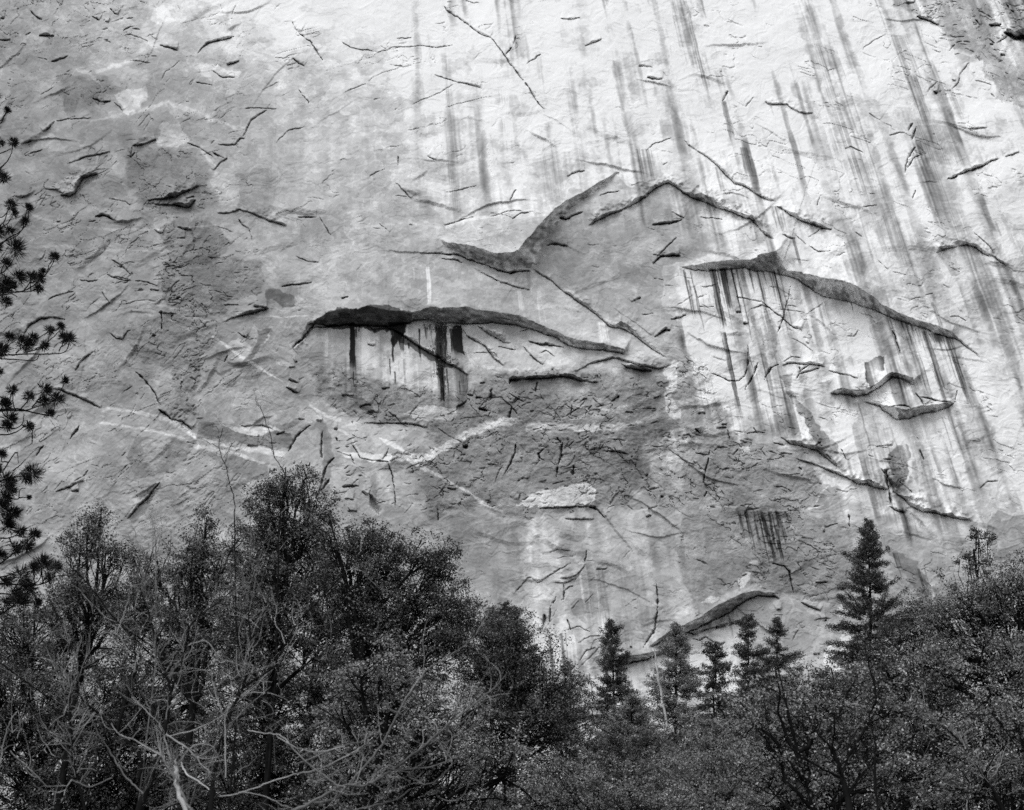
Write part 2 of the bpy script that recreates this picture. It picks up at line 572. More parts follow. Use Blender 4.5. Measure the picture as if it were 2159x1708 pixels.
patch(GP(0, 1, [(1560, 400), (1620, 340), (1700, 420), (1640, 480)]), 1.2, 1.5)
patch(GP(0, 1, [(1600, 640), (1800, 560), (1820, 720), (1700, 860), (1450, 900), (1420, 760)]), 1.12, 2)
patch(GP(0, 1, [(1420, 730), (1500, 680), (1680, 655), (1690, 675), (1520, 705), (1430, 745)]), 0.76, 1.5)
patch(GP(0, 1, [(1450, 1000), (1540, 975), (1700, 985), (1780, 1012), (1640, 1045), (1560, 1035)]), 1.3, 1.5)
patch(GP(0, 1, [(1240, 950), (1330, 960), (1450, 1003), (1600, 1045), (1760, 1020), (1830, 1030), (1830, 1130), (1500, 1110), (1250, 1050)]), 0.74, 1.5, .5)
patch(GP(0, 1, [(850, 1060), (1080, 1060), (1230, 1080), (1180, 1180), (1060, 1290), (850, 1320), (800, 1180)]), 0.82, 3, .5)
patch(GP(0, 1, [(890, 1100), (1000, 1060), (1080, 1080), (1040, 1190), (960, 1240), (890, 1200)]), 1.22, 2)
patch(GP(0, 1, [(1250, 1130), (1480, 1170), (1680, 1240), (1700, 1320), (1560, 1310), (1420, 1250)]), 0.8, 2)
patch(GP(0, 1, [(800, 1570), (880, 1480), (1000, 1340), (1010, 1380), (900, 1540), (840, 1590)]), 0.72, 2)
patch(GP(0, 1, [(1880, 1000), (1960, 950), (2050, 960), (2100, 1060), (2110, 1200), (2060, 1420), (2010, 1400), (2040, 1180), (1990, 1010)]), 0.78, 3)
patch(GP(1, 1, [(-300, 60), (-100, -100), (100, 140), (-100, 215)]), 1.1, 8)
patch(GP(1, 1, [(-200, 600), (100, 640), (300, 720), (700, 780), (1000, 640), (1500, 640), (1900, 620), (2050, 700), (2000, 900), (2100, 1000), (1950, 1200), (1800, 1500), (1400, 1540), (1000, 1540), (900, 1450), (520, 1560), (520, 1290), (200, 1270), (350, 1150), (600, 1100), (500, 950), (200, 980), (0, 900), (-150, 800)]), 0.76, 7, 1.0)
patch(GP(1, 1, [(390, 910), (480, 870), (600, 858), (720, 850), (740, 900), (700, 952), (480, 945)]), 1.42, 1.5)
patch(GP(1, 1, [(1090, 1482), (1200, 1420), (1380, 1360), (1520, 1348), (1610, 1385), (1612, 1450), (1560, 1480), (1400, 1478), (1250, 1490)]), 1.62, 1.2)
patch(GP(1, 1, [(1420, 790), (1470, 730), (1540, 710), (1570, 780), (1500, 825), (1430, 820)]), 1.12, 2)
patch(GP(1, 1, [(80, 790), (130, 790), (190, 860), (210, 920), (170, 930), (110, 880)]), 0.72, 2)
patch(GP(1, 1, [(2020, 600), (2090, 580), (2100, 780), (2159, 880), (2159, 960), (2080, 940), (2040, 800)]), 1.42, 3)
patch(GP(1, 1, [(1900, 1100), (2050, 1050), (2159, 1080), (2159, 1400), (2000, 1300), (1900, 1200)]), 1.3, 8)
patch(GP(1, 0, [(0, 480), (200, 540), (0, 620)]), 0.9, 5)
patch(GP(1, 0, [(1260, 1560), (1350, 1440), (1560, 1340), (1900, 1260), (2159, 1300), (2300, 1400), (2159, 1800), (1200, 1800)]), 0.9, 6)  # inside of the arch, slightly darker
patch(GP(1, 0, [(80, 420), (150, 350), (260, 330), (300, 380), (180, 460), (100, 470)]), 0.85, 4)
patch([(1120, 572), (1150, 500), (1180, 450), (1225, 412), (1300, 372), (1330, 392), (1392, 386), (1440, 400), (1520, 430), (1580, 455), (1640, 480), (1590, 520), (1480, 540), (1400, 560), (1395, 640), (1440, 700), (1400, 745), (1300, 680), (1200, 615)], 0.86, 1.5)  # hollow of the central arch, toned darker than the wall around it
patch(GP(2, 0, [(1330, 20), (1500, 110), (1700, 290), (1830, 340), (1950, 500), (2000, 620), (2155, 700), (2500, 700), (2500, -200), (1400, -200)]), 0.74, 5, .7)
patch(GP(2, 0, [(530, 640), (590, 520), (760, 510), (900, 490), (880, 580), (740, 640), (640, 640)]), 0.86, 1.5)
patch(GP(2, 0, [(1720, 560), (1820, 380), (1900, 420), (1950, 520), (1900, 600), (2000, 680), (1980, 860), (1880, 790), (1780, 700)]), 1.18, 3)
patch(GP(2, 1, [(640, 650), (690, 640), (720, 780), (830, 940), (985, 1120), (970, 1195), (880, 1150), (820, 1040), (740, 900), (690, 780), (620, 660)]), 0.68, 1.5, .5)
patch(GP(2, 1, [(500, 190), (560, 330), (620, 470), (560, 560), (520, 440), (430, 300)]), 0.8, 2, .5)
patch(GP(2, 1, [(1155, 590), (1210, 560), (1235, 540), (1280, 545), (1290, 620), (1250, 640), (1240, 700), (1180, 750), (1160, 700)]), 0.36, 1.2)
patch(GP(2, 1, [(1290, 545), (1370, 530), (1390, 600), (1340, 650), (1250, 720), (1260, 640), (1290, 620)]), 1.15, 1.5)
patch(GP(2, 1, [(1400, 1095), (1425, 1180), (1420, 1280), (1350, 1370), (1310, 1280), (1280, 1190), (1340, 1130)]), 0.56, 4, .6)
patch(GP(2, 1, [(1380, 1370), (1440, 1280), (1480, 1180), (1500, 1400), (1430, 1480)]), 0.75, 4)
patch(GP(2, 1, [(-300, 560), (140, 560), (230, 800), (290, 870), (300, 1040), (560, 1100), (760, 1160), (900, 1330), (880, 1480), (700, 1530), (-100, 1520), (-400, 1300)]), 0.81, 9, .9)
patch(GP(2, 1, [(860, 1180), (1000, 1300), (1150, 1360), (1200, 1400), (1180, 1540), (1000, 1560), (900, 1420)]), 1.0, 5)
patch(GP(2, 1, [(770, 1200), (990, 1330), (1100, 1370), (960, 1380), (880, 1330)]), 1.25, 2)
patch(GP(2, 1, [(980, 780), (1100, 820), (1100, 1060), (1040, 1160), (980, 1000), (960, 860)]), 1.3, 3)
patch(GP(2, 1, [(560, 920), (700, 890), (740, 1010), (700, 1060), (560, 1060)]), 0.84, 1.5)
patch(GP(2, 1, [(780, 800), (960, 840), (980, 1060), (900, 980)]), 0.95, 1.5)
patch(GP(2, 1, [(1900, 940), (1980, 930), (2000, 1000), (1960, 1060)]), 0.78, 2)
patch(GP(2, 1, [(1790, 1100), (1910, 1010), (1900, 1060), (1800, 1120)]), 0.8, 2)
patch(GP(2, 1, [(1920, 1580), (2000, 1530), (2300, 1540), (2300, 1900), (1940, 1800)]), 0.78, 2)
patch(GP(2, 1, [(0, 1540), (300, 1510), (900, 1540), (1100, 1620), (1100, 1900), (1000, 2100), (400, 1990), (100, 2200), (-50, 1800)]), 0.82, 6, .7)
patch(GP(2, 1, [(1000, 480), (1300, 290), (1380, 540), (1200, 560), (1140, 620), (1000, 560)]), 0.87, 3)
patch(GP(2, 1, [(370, 1110), (430, 1110), (430, 1160), (390, 1160)]), 1.45, 1.5)
patch(GP(2, 2, [(350, 260), (390, 220), (435, 210), (430, 270), (380, 305)]), 1.5, 1.5)
patch(GP(2, 2, [(110, 390), (180, 345), (245, 380), (190, 400)]), 1.5, 1)
patch(GP(2, 2, [(880, 740), (920, 670), (1000, 620), (1040, 560), (1060, 600), (1040, 760), (960, 840), (890, 780)]), 1.4, 1.5)
patch(GP(2, 2, [(980, 430), (1010, 400), (1050, 420), (1040, 480), (990, 470)]), 1.45, 1.5)
patch(GP(2, 2, [(420, 130), (470, 120), (470, 160), (430, 160)]), 1.4, 1.5)
patch(GP(2, 2, [(60, 660), (200, 560), (390, 520), (420, 600), (380, 900), (330, 1000), (200, 1000), (60, 900)]), 1.32, 4)
patch(GP(2, 2, [(270, 640), (340, 650), (370, 980), (330, 1000), (300, 800)]), 1.5, 3)
patch(GP(2, 2, [(1300, 40), (1420, 120), (1560, 280), (1640, 480), (1560, 500), (1480, 330), (1360, 180)]), 0.72, 3)
patch(GP(1, 2, [(1440, 420), (1520, 350), (1560, 420), (1530, 540), (1480, 510)]), 0.78, 2)
patch(GP(1, 2, [(1560, 860), (1900, 760), (2100, 760), (2159, 900), (1950, 1060), (1560, 1060)]), 1.35, 6)
patch(GP(1, 2, [(2010, 10), (2159, 180), (2159, 60), (2060, -40)]), 0.85, 3)

# pale dykes
dyke(C(0, 1, [(650, 870, 10), (900, 900, 22), (1100, 965, 30), (1225, 1045, 30), (1400, 1090, 34), (1600, 1130, 36), (1815, 1165, 34)]), 1.42)
dyke(C(0, 1, [(600, 960, 12), (900, 1000, 14), (1100, 1050, 16), (1250, 1110, 22), (1500, 1160, 16), (1680, 1230, 14)]), 1.35)
dyke(C(0, 1, [(1150, 990, 10), (1220, 1040, 18), (1260, 1120, 14)]), 1.3)
dyke(C(0, 1, [(1330, 410, 8), (1530, 550, 16), (1640, 620, 14), (1790, 710, 10)]), 1.45)
dyke(C(0, 1, [(1940, 850, 12), (2060, 920, 22), (2159, 950, 18)]), 1.4)
dyke(C(0, 1, [(300, 225, 10), (560, 200, 12), (900, 200, 14), (1180, 250, 12), (1560, 270, 10)]), 1.2)
dyke(C(0, 1, [(1000, 270, 8), (1200, 380, 10), (1400, 470, 8)]), 1.2)
dyke(C(0, 1, [(1580, 290, 8), (1750, 300, 10), (1950, 290, 8)]), 1.3)
dyke(C(1, 1, [(-20, 1165, 28), (180, 1185, 34), (350, 1185, 42), (540, 1182, 40), (640, 1120, 40), (750, 1060, 42), (860, 1005, 42), (1000, 960, 40), (1125, 955, 34)]), 1.75, .2)
dyke(C(1, 1, [(400, 1190, 20), (550, 1270, 18), (750, 1380, 16), (900, 1470, 14), (1020, 1530, 10)]), 1.6)
dyke(C(1, 1, [(230, 1050, 14), (340, 1120, 20), (450, 1175, 18)]), 1.6)
dyke(C(1, 1, [(1150, 1005, 36), (1250, 985, 34), (1400, 985, 30), (1500, 1000, 34), (1700, 995, 36), (1850, 975, 30), (2010, 910, 30)]), 1.5)
dyke(C(1, 1, [(1150, 1025, 8), (1400, 1020, 8), (1600, 1015, 8)]), 1.3)
dyke(C(1, 1, [(1400, 950, 8), (1500, 930, 10), (1600, 870, 12), (1700, 890, 10), (1800, 860, 10), (1950, 790, 10), (2100, 720, 12), (2170, 690, 12)]), 1.35)
dyke(C(1, 1, [(1140, 890, 8), (1250, 965, 8)]), 1.35)
dyke(C(1, 1, [(120, 1180, 12), (60, 1060, 10), (-60, 980, 10)]), 1.25)
dyke(C(1, 1, [(2159, 990, 14), (2060, 1030, 16), (2010, 1090, 10)]), 1.3)
dyke(C(1, 1, [(1300, 670, 8), (1450, 700, 8), (1600, 720, 6)]), 1.3)
dyke(C(0, 0, [(560, 770, 10), (700, 740, 18), (900, 690, 18), (1060, 645, 24), (1250, 720, 26), (1500, 810, 14)]), 1.25)
dyke(C(0, 0, [(-40, 1375, 14), (190, 1350, 14), (380, 1420, 18), (700, 1450, 14), (900, 1450, 12), (1150, 1440, 8), (1400, 1420, 10)]), 1.22)
dyke(C(0, 0, [(200, 1560, 10), (420, 1545, 16), (520, 1580, 12), (760, 1580, 10), (1050, 1590, 8)]), 1.2)
dyke(C(0, 0, [(470, 440, 14), (560, 460, 20), (650, 560, 10)]), 1.22)
dyke(C(0, 0, [(600, 460, 16), (730, 415, 26), (880, 370, 10)]), 1.22)
dyke(C(0, 0, [(1270, 950, 20), (1320, 1010, 14), (1380, 1060, 8)]), 1.25)
dyke(C(2, 1, [(-20, 845, 26), (90, 805, 34), (230, 792, 26), (330, 800, 10)]), 1.3)
dyke(C(2, 1, [(-20, 695, 14), (60, 650, 16), (140, 640, 10)]), 1.3)
dyke(C(2, 1, [(540, 760, 10), (680, 752, 20), (780, 712, 26), (900, 688, 22), (1000, 655, 14)]), 1.3)
dyke(C(2, 1, [(680, 775, 10), (800, 735, 14), (920, 715, 10)]), 1.3)
dyke(C(2, 1, [(200, 545, 8), (400, 520, 8)]), 1.2)
dyke(C(2, 1, [(770, 580, 8), (1000, 450, 8), (1280, 300, 8)]), 1.2)
dyke(C(2, 1, [(1040, 0, 14), (1300, 120, 22), (1450, -40, 14)]), 1.18)
dyke(C(2, 1, [(850, 1465, 8), (880, 1400, 8), (930, 1360, 6)]), 1.5)
dyke(C(2, 1, [(100, 1500, 14), (260, 1490, 12), (500, 1520, 12), (700, 1525, 14), (900, 1490, 8)]), 1.3)
dyke(C(2, 1, [(945, 1200, 8), (985, 1160, 10), (990, 1100, 8)]), 1.5)
dyke(C(2, 1, [(1860, 380, 10), (2000, 400, 10), (2150, 400, 8)]), 1.15)
dyke(C(2, 1, [(1450, -20, 4), (1800, 60, 4), (2100, 150, 4)]), 1.12)
dyke(C(2, 1, [(1300, 230, 4), (1700, 190, 4), (2159, 160, 4)]), 1.12)
dyke(C(2, 1, [(1280, 210, 4), (1700, 150, 4), (2159, 100, 4)]), 1.12)
dyke(C(1, 0, [(380, 1145, 14), (600, 1070, 16), (850, 990, 10)]), 0.86)
dyke(C(1, 0, [(0, 1450, 10), (400, 1400, 10), (640, 1440, 8)]), 1.12)
dyke(C(1, 0, [(640, 1440, 14), (760, 1390, 20), (1000, 1360, 14), (1200, 1320, 10)]), 1.25)
dyke(C(1, 0, [(1620, 970, 16), (1700, 900, 14), (1760, 830, 8)]), 0.85)
dyke(C(1, 1, [(340, 1380, 0), (520, 1290, 0)]), 1.0)

# fields of fine runs
streaks([(1400, -400), (2700, -400), (2700, 1150), (1760, 1150), (1700, 640), (1500, 520), (1400, 300)], 0.66, 501, 40, .55, .75, 1.3)
streaks([(880, -400), (1450, -400), (1480, 520), (1180, 470), (930, 470), (860, 300)], 0.52, 521, 40, .5, .7, 1.5)
streaks([(1430, 560), (1640, 570), (1700, 920), (1480, 910), (1430, 720)], 0.95, 541, 12, .7, .7, .75)
streaks([(1640, 600), (2010, 700), (2080, 1120), (1760, 1080), (1660, 760)], 0.6, 551, 16, .55, .7, .85)
streaks([(660, 690), (985, 690), (985, 860), (700, 850)], 0.35, 561, 8, .5, .8)
streaks([(930, 1090), (1420, 1090), (1560, 1140), (1560, 1500), (930, 1500)], 0.24, 571, 20, .6, .6, 1.3)
patch([(860, 1088), (1420, 1085), (1560, 1150), (1500, 1330), (1300, 1300), (1180, 1200), (900, 1260)], .95, 10)
streaks([(1130, 1290), (1420, 1300), (1420, 1500), (1130, 1500)], 0.3, 581, 20, .8, .6)
streaks([(500, 160), (900, 160), (900, 640), (500, 640)], 0.1, 591, 50, .5, .6)
streaks([(1290, 900), (1430, 880), (1480, 1010), (1370, 1040)], 0.35, 595, 8, .8, .6)
streaks([(720, 1000), (900, 1000), (900, 1060), (720, 1060)], 0.25, 597, 8, .8, .6)

# single stains  (x, top, bottom in measured units)
def S(c, r, x, y, y1, w, mul, w2=None, rag=.5, seed=1, soft=1.0):
    stain(OR[0][c] + K * x, OR[1][r] + K * y, OR[1][r] + K * y1, w * K, mul, (w2 * K if w2 is not None else None), rag, seed, soft)


S(2, 0, 20, 0, 690, 24, .62, 34, .5, 1)
S(2, 0, 262, 640, 900, 40, .5, 46, .35, 2)
S(2, 0, 385, 930, 1120, 50, .55, 60, .4, 3)
S(2, 0, 790, 30, 480, 60, .72, 50, .6, 4)
S(2, 0, 850, 290, 1300, 60, .78, 70, .7, 5, 2)
S(2, 0, 950, 300, 1500, 60, .8, 60, .7, 6, 2)
S(2, 0, 1360, 220, 560, 120, .66, 120, .5, 7, 3)
S(2, 0, 1440, 480, 750, 90, .55, 80, .6, 8, 2)
S(2, 0, 1560, 790, 1060, 260, .76, 320, .5, 9, 3)
S(2, 0, 1480, 760, 1500, 40, .8, 50, .6, 10, 2)
S(2, 0, 1100, 1000, 1704, 120, .84, 150, .6, 11, 2)
S(2, 0, 1280, 1280, 1704, 90, .78, 110, .6, 12, 2)
S(2, 0, 1690, 560, 780, 50, .8, 40, .5, 13)
S(2, 0, 220, 1050, 1250, 40, .6, 30, .6, 14)
S(2, 0, 590, 1300, 1480, 90, .55, 60, .7, 15)
S(2, 0, 700, 1500, 1700, 20, .5, 16, .5, 16)
S(2, 0, 130, 310, 460, 50, .85, 50, .7, 17)
S(2, 0, 1700, 1280, 1560, 110, .8, 120, .6, 18, 2)
S(2, 0, 820, 520, 1350, 16, 1.3, 22, .4, 19)
S(2, 0, 1200, 760, 1704, 60, 1.2, 70, .5, 20, 2)
S(2, 0, 900, 660, 1500, 12, 1.3, 16, .4, 21)
S(2, 0, 560, 660, 745, 14, .6, 6, .3, 22)
S(1, 0, 640, 350, 1400, 34, .8, 60, .6, 23, 2)
S(1, 0, 620, 80, 520, 40, .9, 40, .6, 24, 2)
S(1, 0, 960, 290, 900, 30, .88, 34, .6, 25, 2)
S(1, 0, 1010, 500, 1060, 60, 1.22, 80, .7, 26, 2)
S(1, 0, 1380, 300, 700, 50, .85, 60, .6, 27, 2)
S(1, 0, 1240, 760, 1350, 50, .84, 60, .7, 28, 2)
S(1, 0, 1330, 880, 1300, 50, .84, 60, .7, 29, 2)
S(1, 0, 1440, 640, 1250, 40, .88, 60, .7, 30, 2)
S(1, 0, 1900, 940, 1180, 110, .66, 90, .7, 31, 2)
S(1, 0, 2080, 0, 500, 40, .74, 50, .7, 32, 2)
S(1, 0, 520, 1600, 2350, 10, 1.0, 10, .2, 33)
S(1, 1, 540, -20, 222, 26, 1.45, 24, .3, 34)
S(1, 1, 450, -20, 80, 14, 1.3, 6, .3, 35)
S(1, 1, 1120, 130, 300, 30, 1.25, 40, .6, 36)
S(1, 1, 1240, 130, 360, 24, 1.25, 50, .6, 37)
S(1, 1, 1170, 0, 120, 36, .8, 20, .6, 38)
S(1, 1, 1640, 330, 480, 60, 1.35, 70, .6, 39)
patch(C(1, 1, [(-210, 350), (-60, 250), (200, 215), (450, 250), (420, 345), (300, 365), (60, 350), (-100, 370)]), .42, 1.2)  # wet underside, darkened further in colour for the roof's shade
patch(C(1, 1, [(450, 245), (520, 225), (800, 235), (1000, 262), (900, 340), (640, 330), (450, 330)]), .85, 1.2)  # rest of the underside, shade put into its colour
# wet black runs under the big arch
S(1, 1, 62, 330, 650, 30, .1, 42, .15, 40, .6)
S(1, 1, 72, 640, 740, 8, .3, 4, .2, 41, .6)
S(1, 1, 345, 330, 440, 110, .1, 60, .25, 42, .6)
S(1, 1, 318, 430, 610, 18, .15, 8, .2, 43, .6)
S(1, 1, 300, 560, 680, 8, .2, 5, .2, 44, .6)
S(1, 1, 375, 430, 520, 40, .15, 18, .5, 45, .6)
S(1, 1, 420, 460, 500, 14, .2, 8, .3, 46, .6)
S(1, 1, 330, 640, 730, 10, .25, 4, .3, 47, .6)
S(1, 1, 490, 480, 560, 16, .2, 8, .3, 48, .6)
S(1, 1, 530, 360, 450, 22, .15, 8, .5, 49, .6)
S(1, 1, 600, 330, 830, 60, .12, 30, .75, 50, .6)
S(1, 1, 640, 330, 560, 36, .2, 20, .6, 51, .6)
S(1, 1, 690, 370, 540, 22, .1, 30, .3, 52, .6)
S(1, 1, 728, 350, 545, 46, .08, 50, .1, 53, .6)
S(1, 1, 660, 620, 800, 12, .3, 6, .4, 54, .6)
S(1, 1, 770, 660, 800, 60, .45, 20, .7, 55, .8)
S(1, 1, 360, 570, 690, 26, .75, 20, .7, 56)
S(1, 1, 395, 560, 720, 30, .72, 20, .7, 57)
S(1, 1, 740, 700, 800, 10, .4, 5, .4, 58)
patch(C(1, 1, [(80, 370), (300, 380), (310, 600), (290, 640), (110, 600), (100, 420)]), 1.1, 2)
patch(C(1, 1, [(760, 360), (900, 350), (1180, 450), (1400, 520), (1480, 600), (1300, 640), (1000, 610), (800, 590), (770, 520)]), 1.12, 2)
patch(C(1, 1, [(340, 540), (520, 540), (600, 640), (590, 800), (480, 800), (380, 740), (300, 680)]), 1.2, 2)
dyke(C(1, 1, [(870, 600, 16), (1000, 625, 18), (1200, 640, 14), (1400, 620, 8)]), 1.25)
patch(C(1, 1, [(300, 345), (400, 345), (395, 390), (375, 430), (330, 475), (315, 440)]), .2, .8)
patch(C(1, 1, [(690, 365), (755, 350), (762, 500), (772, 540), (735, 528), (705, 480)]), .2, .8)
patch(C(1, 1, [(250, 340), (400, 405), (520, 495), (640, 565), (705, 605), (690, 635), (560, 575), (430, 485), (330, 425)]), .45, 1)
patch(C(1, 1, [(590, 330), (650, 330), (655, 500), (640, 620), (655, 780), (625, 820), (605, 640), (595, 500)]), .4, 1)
patch(C(1, 1, [(-180, 350), (-60, 350), (60, 345), (300, 350), (330, 372), (100, 372), (-60, 380)]), .3, 1)  # dark strip below the roof's edge: its shade painted on the rock
lip(C(1, 0, [(930, 1690, 8), (1060, 1716, 22), (1185, 1708, 12)]), 12)
# black runs under the right roof
S(2, 1, 185, -10, 420, 44, .12, 40, .3, 60, .7)
S(2, 1, 258, 390, 970, 34, .28, 18, .55, 61, .7)
S(2, 1, 255, -10, 260, 40, .18, 26, .5, 62, .7)
S(2, 1, 310, -10, 240, 14, .35, 8, .5, 63, .7)
S(2, 1, 420, -10, 160, 22, .3, 12, .5, 64, .7)
S(2, 1, 40, 60, 400, 14, .45, 10, .6, 65, .7)
S(2, 1, 80, 100, 520, 10, .5, 8, .6, 66, .7)
S(2, 1, 10, 0, 300, 12, .45, 10, .6, 67, .7)
S(2, 1, 120, 20, 560, 34, 1.35, 50, .5, 68)
S(2, 1, 220, 430, 900, 60, 1.3, 80, .5, 69)
S(2, 1, 340, 30, 230, 40, 1.3, 50, .5, 70)
S(2, 1, 410, 470, 640, 8, .4, 5, .4, 71, .6)
S(2, 1, 460, 100, 560, 50, 1.2, 60, .6, 72)
S(2, 1, 1425, 335, 800, 34, .42, 30, .6, 73, .8)
S(2, 1, 1530, 385, 800, 34, .38, 34, .6, 74, .8)
S(2, 1, 1600, 400, 470, 90, .35, 50, .7, 75, .8)
S(2, 1, 1670, 420, 860, 20, .5, 16, .6, 76, .8)
S(2, 1, 1720, 560, 870, 34, .5, 30, .6, 77, .8)
S(2, 1, 1350, 330, 780, 44, 1.3, 60, .4, 78)
S(2, 1, 1480, 420, 800, 40, 1.25, 44, .4, 79)
S(2, 1, 1310, 300, 520, 10, .6, 8, .5, 80)
S(2, 1, 740, 80, 500, 22, 1.4, 20, .4, 81)
S(2, 1, 860, 130, 420, 30, 1.35, 30, .5, 82)
S(2, 1, 1065, 205, 270, 10, .3, 5, .3, 83)
S(2, 1, 1050, 430, 720, 24, 1.4, 30, .5, 84)
S(2, 1, 1250, 700, 830, 40, .5, 30, .5, 85)
S(2, 1, 1370, 700, 830, 12, .6, 8, .6, 86)
S(2, 1, 1430, 690, 800, 20, .5, 12, .6, 87)
S(2, 1, 1640, 930, 1400, 12, .55, 14, .5, 88)
S(2, 1, 1700, 930, 1250, 8, .65, 10, .5, 89)
S(2, 1, 1110, 840, 1200, 12, .65, 12, .6, 90)
S(2, 1, 1190, 860, 1200, 8, .7, 10, .6, 91)
S(2, 1, 1290, 900, 1180, 8, .65, 10, .6, 92)
S(2, 1, 1280, 1300, 1500, 14, .4, 10, .5, 93)
S(2, 1, 1390, 1500, 1760, 14, .4, 12, .5, 94)
S(2, 1, 1415, 1470, 1640, 50, 1.35, 60, .4, 95)
S(2, 1, 1000, 1060, 1260, 20, 1.3, 16, .4, 96)
S(2, 1, 1580, 200, 420, 20, .6, 30, .7, 97)
r2 = random.Random(21)
for i_ in range(46):
    x_ = 330 + 340 * r2.random() ** .9
    l_ = (60 + 240 * math.sin(min(1, max(0, (x_ - 320) / 350)) * math.pi) ** .8) * r2.uniform(.45, 1.1)
    y_ = 1518 + r2.uniform(-4, 26) + (r2.random() < .3) * r2.uniform(20, 120)
    S(2, 1, x_ + (y_ - 1518) * .2, y_, y_ + l_, r2.uniform(7, 20), r2.uniform(.35, .65), 4, .9, 210 + i_, .8)
patch(GP(2, 1, [(330, 1510), (500, 1500), (680, 1525), (660, 1560), (560, 1600), (420, 1580), (350, 1545)]), .7, 3)
for i_ in range(40):                       # drips under the big arch
    x_ = r2.choice([r2.uniform(40, 110), r2.uniform(290, 440), r2.uniform(560, 760), r2.uniform(440, 640)])
    y_ = r2.choice([335, 340, 350, 370, 430 + (x_ - 380) * .55])
    S(1, 1, x_, y_, y_ + r2.uniform(40, 190) * r2.uniform(.4, 1.2), r2.uniform(5, 16), r2.uniform(.12, .4), 3, .8, 260 + i_, .6)
for i_ in range(34):                       # and under the right roof
    x_ = r2.uniform(-20, 620)
    S(2, 1, x_, -12 + r2.uniform(0, 30), r2.uniform(60, 420), r2.uniform(5, 14), r2.uniform(.35, .7), 4, .8, 310 + i_, .7)
for i_ in range(26):
    t_2 = r2.random(); x_ = 1250 + 480 * t_2
    S(2, 1, x_, 280 + 160 * t_2, 280 + 160 * t_2 + r2.uniform(40, 380), r2.uniform(6, 18), r2.uniform(.45, .75), 5, .8, 350 + i_, .7)
S(2, 2, 560, 0, 160, 24, .3, 16, .4, 130, .7)
S(2, 2, 605, 0, 140, 20, .35, 16, .4, 131, .7)
S(2, 2, 1350, 80, 240, 40, .5, 20, .7, 132)
S(2, 2, 1500, 180, 400, 60, .6, 30, .8, 133)
S(2, 2, 1560, 280, 480, 24, 1.5, 20, .4, 134)
S(2, 2, 300, 480, 640, 14, .6, 10, .6, 135)
S(1, 2, 1310, 600, 900, 20, .42, 24, .6, 136, 1)
S(1, 2, 1390, 585, 850, 40, .42, 36, .6, 137, 1.2)
S(1, 2, 1560, 150, 560, 40, .78, 50, .6, 138)
S(1, 2, 1620, 180, 600, 44, .72, 60, .7, 139)
S(1, 2, 1500, 200, 520, 12, 1.25, 12, .3, 140)
S(1, 2, 1350, 610, 900, 36, 1.3, 40, .3, 141)
S(1, 2, 1450, 600, 900, 30, 1.3, 40, .4, 142)
S(1, 2, 1660, 800, 960, 16, .35, 10, .4, 143, .7)
S(1, 2, 1560, 840, 1000, 10, .4, 8, .4, 144, .7)
S(1, 2, 1750, 100, 700, 50, .9, 60, .6, 145)
S(1, 2, 1860, 160, 620, 60, .88, 60, .6, 146)
S(0, 0, 450, 620, 740, 120, .8, 60, .7, 147)
S(0, 0, 640, 640, 670, 100, .5, 30, .7, 148)
S(0, 0, 1440, -20, 220, 20, .85, 30, .5, 149)
S(0, 0, 1720, 800, 1300, 60, .93, 70, .6, 150, 2)
S(0, 1, 1850, 90, 200, 120, .85, 80, .8, 151)
S(0, 1, 150, 1480, 1600, 30, .7, 24, .4, 152)
S(0, 1, 2060, 380, 620, 20, 1.2, 20, .4, 153)

# --- roofs
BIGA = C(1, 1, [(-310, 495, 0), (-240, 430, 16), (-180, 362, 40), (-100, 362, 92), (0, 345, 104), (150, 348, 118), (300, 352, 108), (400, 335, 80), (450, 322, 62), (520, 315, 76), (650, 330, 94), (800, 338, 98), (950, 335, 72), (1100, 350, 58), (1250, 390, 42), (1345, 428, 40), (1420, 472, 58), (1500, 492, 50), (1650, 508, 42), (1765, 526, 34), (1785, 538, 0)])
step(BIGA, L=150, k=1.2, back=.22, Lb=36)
lip(C(1, 1, [(1170, 452, 6), (1260, 470, 12), (1400, 490, 8)]))
step(C(1, 0, [(600, 1500, 0), (660, 1560, 34), (750, 1600, 62), (850, 1645, 80), (960, 1695, 96), (1100, 1712, 122), (1190, 1690, 128), (1240, 1600, 118), (1290, 1520, 100), (1340, 1440, 84), (1400, 1370, 78), (1450, 1312, 56), (1560, 1240, 40), (1650, 1170, 34), (1740, 1100, 10), (1760, 1090, 0)]), L=170, k=1.15, back=.25, Lb=110, soft=.5, lay=0, gap=0)
step(C(1, 0, [(1540, 1430, 0), (1600, 1400, 26), (1700, 1352, 26), (1800, 1312, 24), (1920, 1240, 24), (1960, 1200, 26), (2010, 1172, 28), (2060, 1158, 30), (2150, 1215, 26), (2210, 1250, 36), (2310, 1280, 34), (2370, 1310, 38), (2480, 1345, 34), (2590, 1395, 26), (2670, 1480, 12), (2740, 1520, 0)]), L=70, k=1.3, back=.5, Lb=40)
step(C(2, 0, [(-10, 870, 0), (100, 955, 8), (200, 1025, 12), (300, 1125, 18), (330, 1158, 22), (400, 1178, 14), (500, 1240, 14), (595, 1272, 8)]), L=40, k=1.4, back=.5, Lb=14)
step(C(2, 0, [(590, 1295, 4), (700, 1362, 22), (800, 1412, 30), (880, 1440, 34), (950, 1448, 4)]), L=50, k=1.5, back=.5, Lb=20)
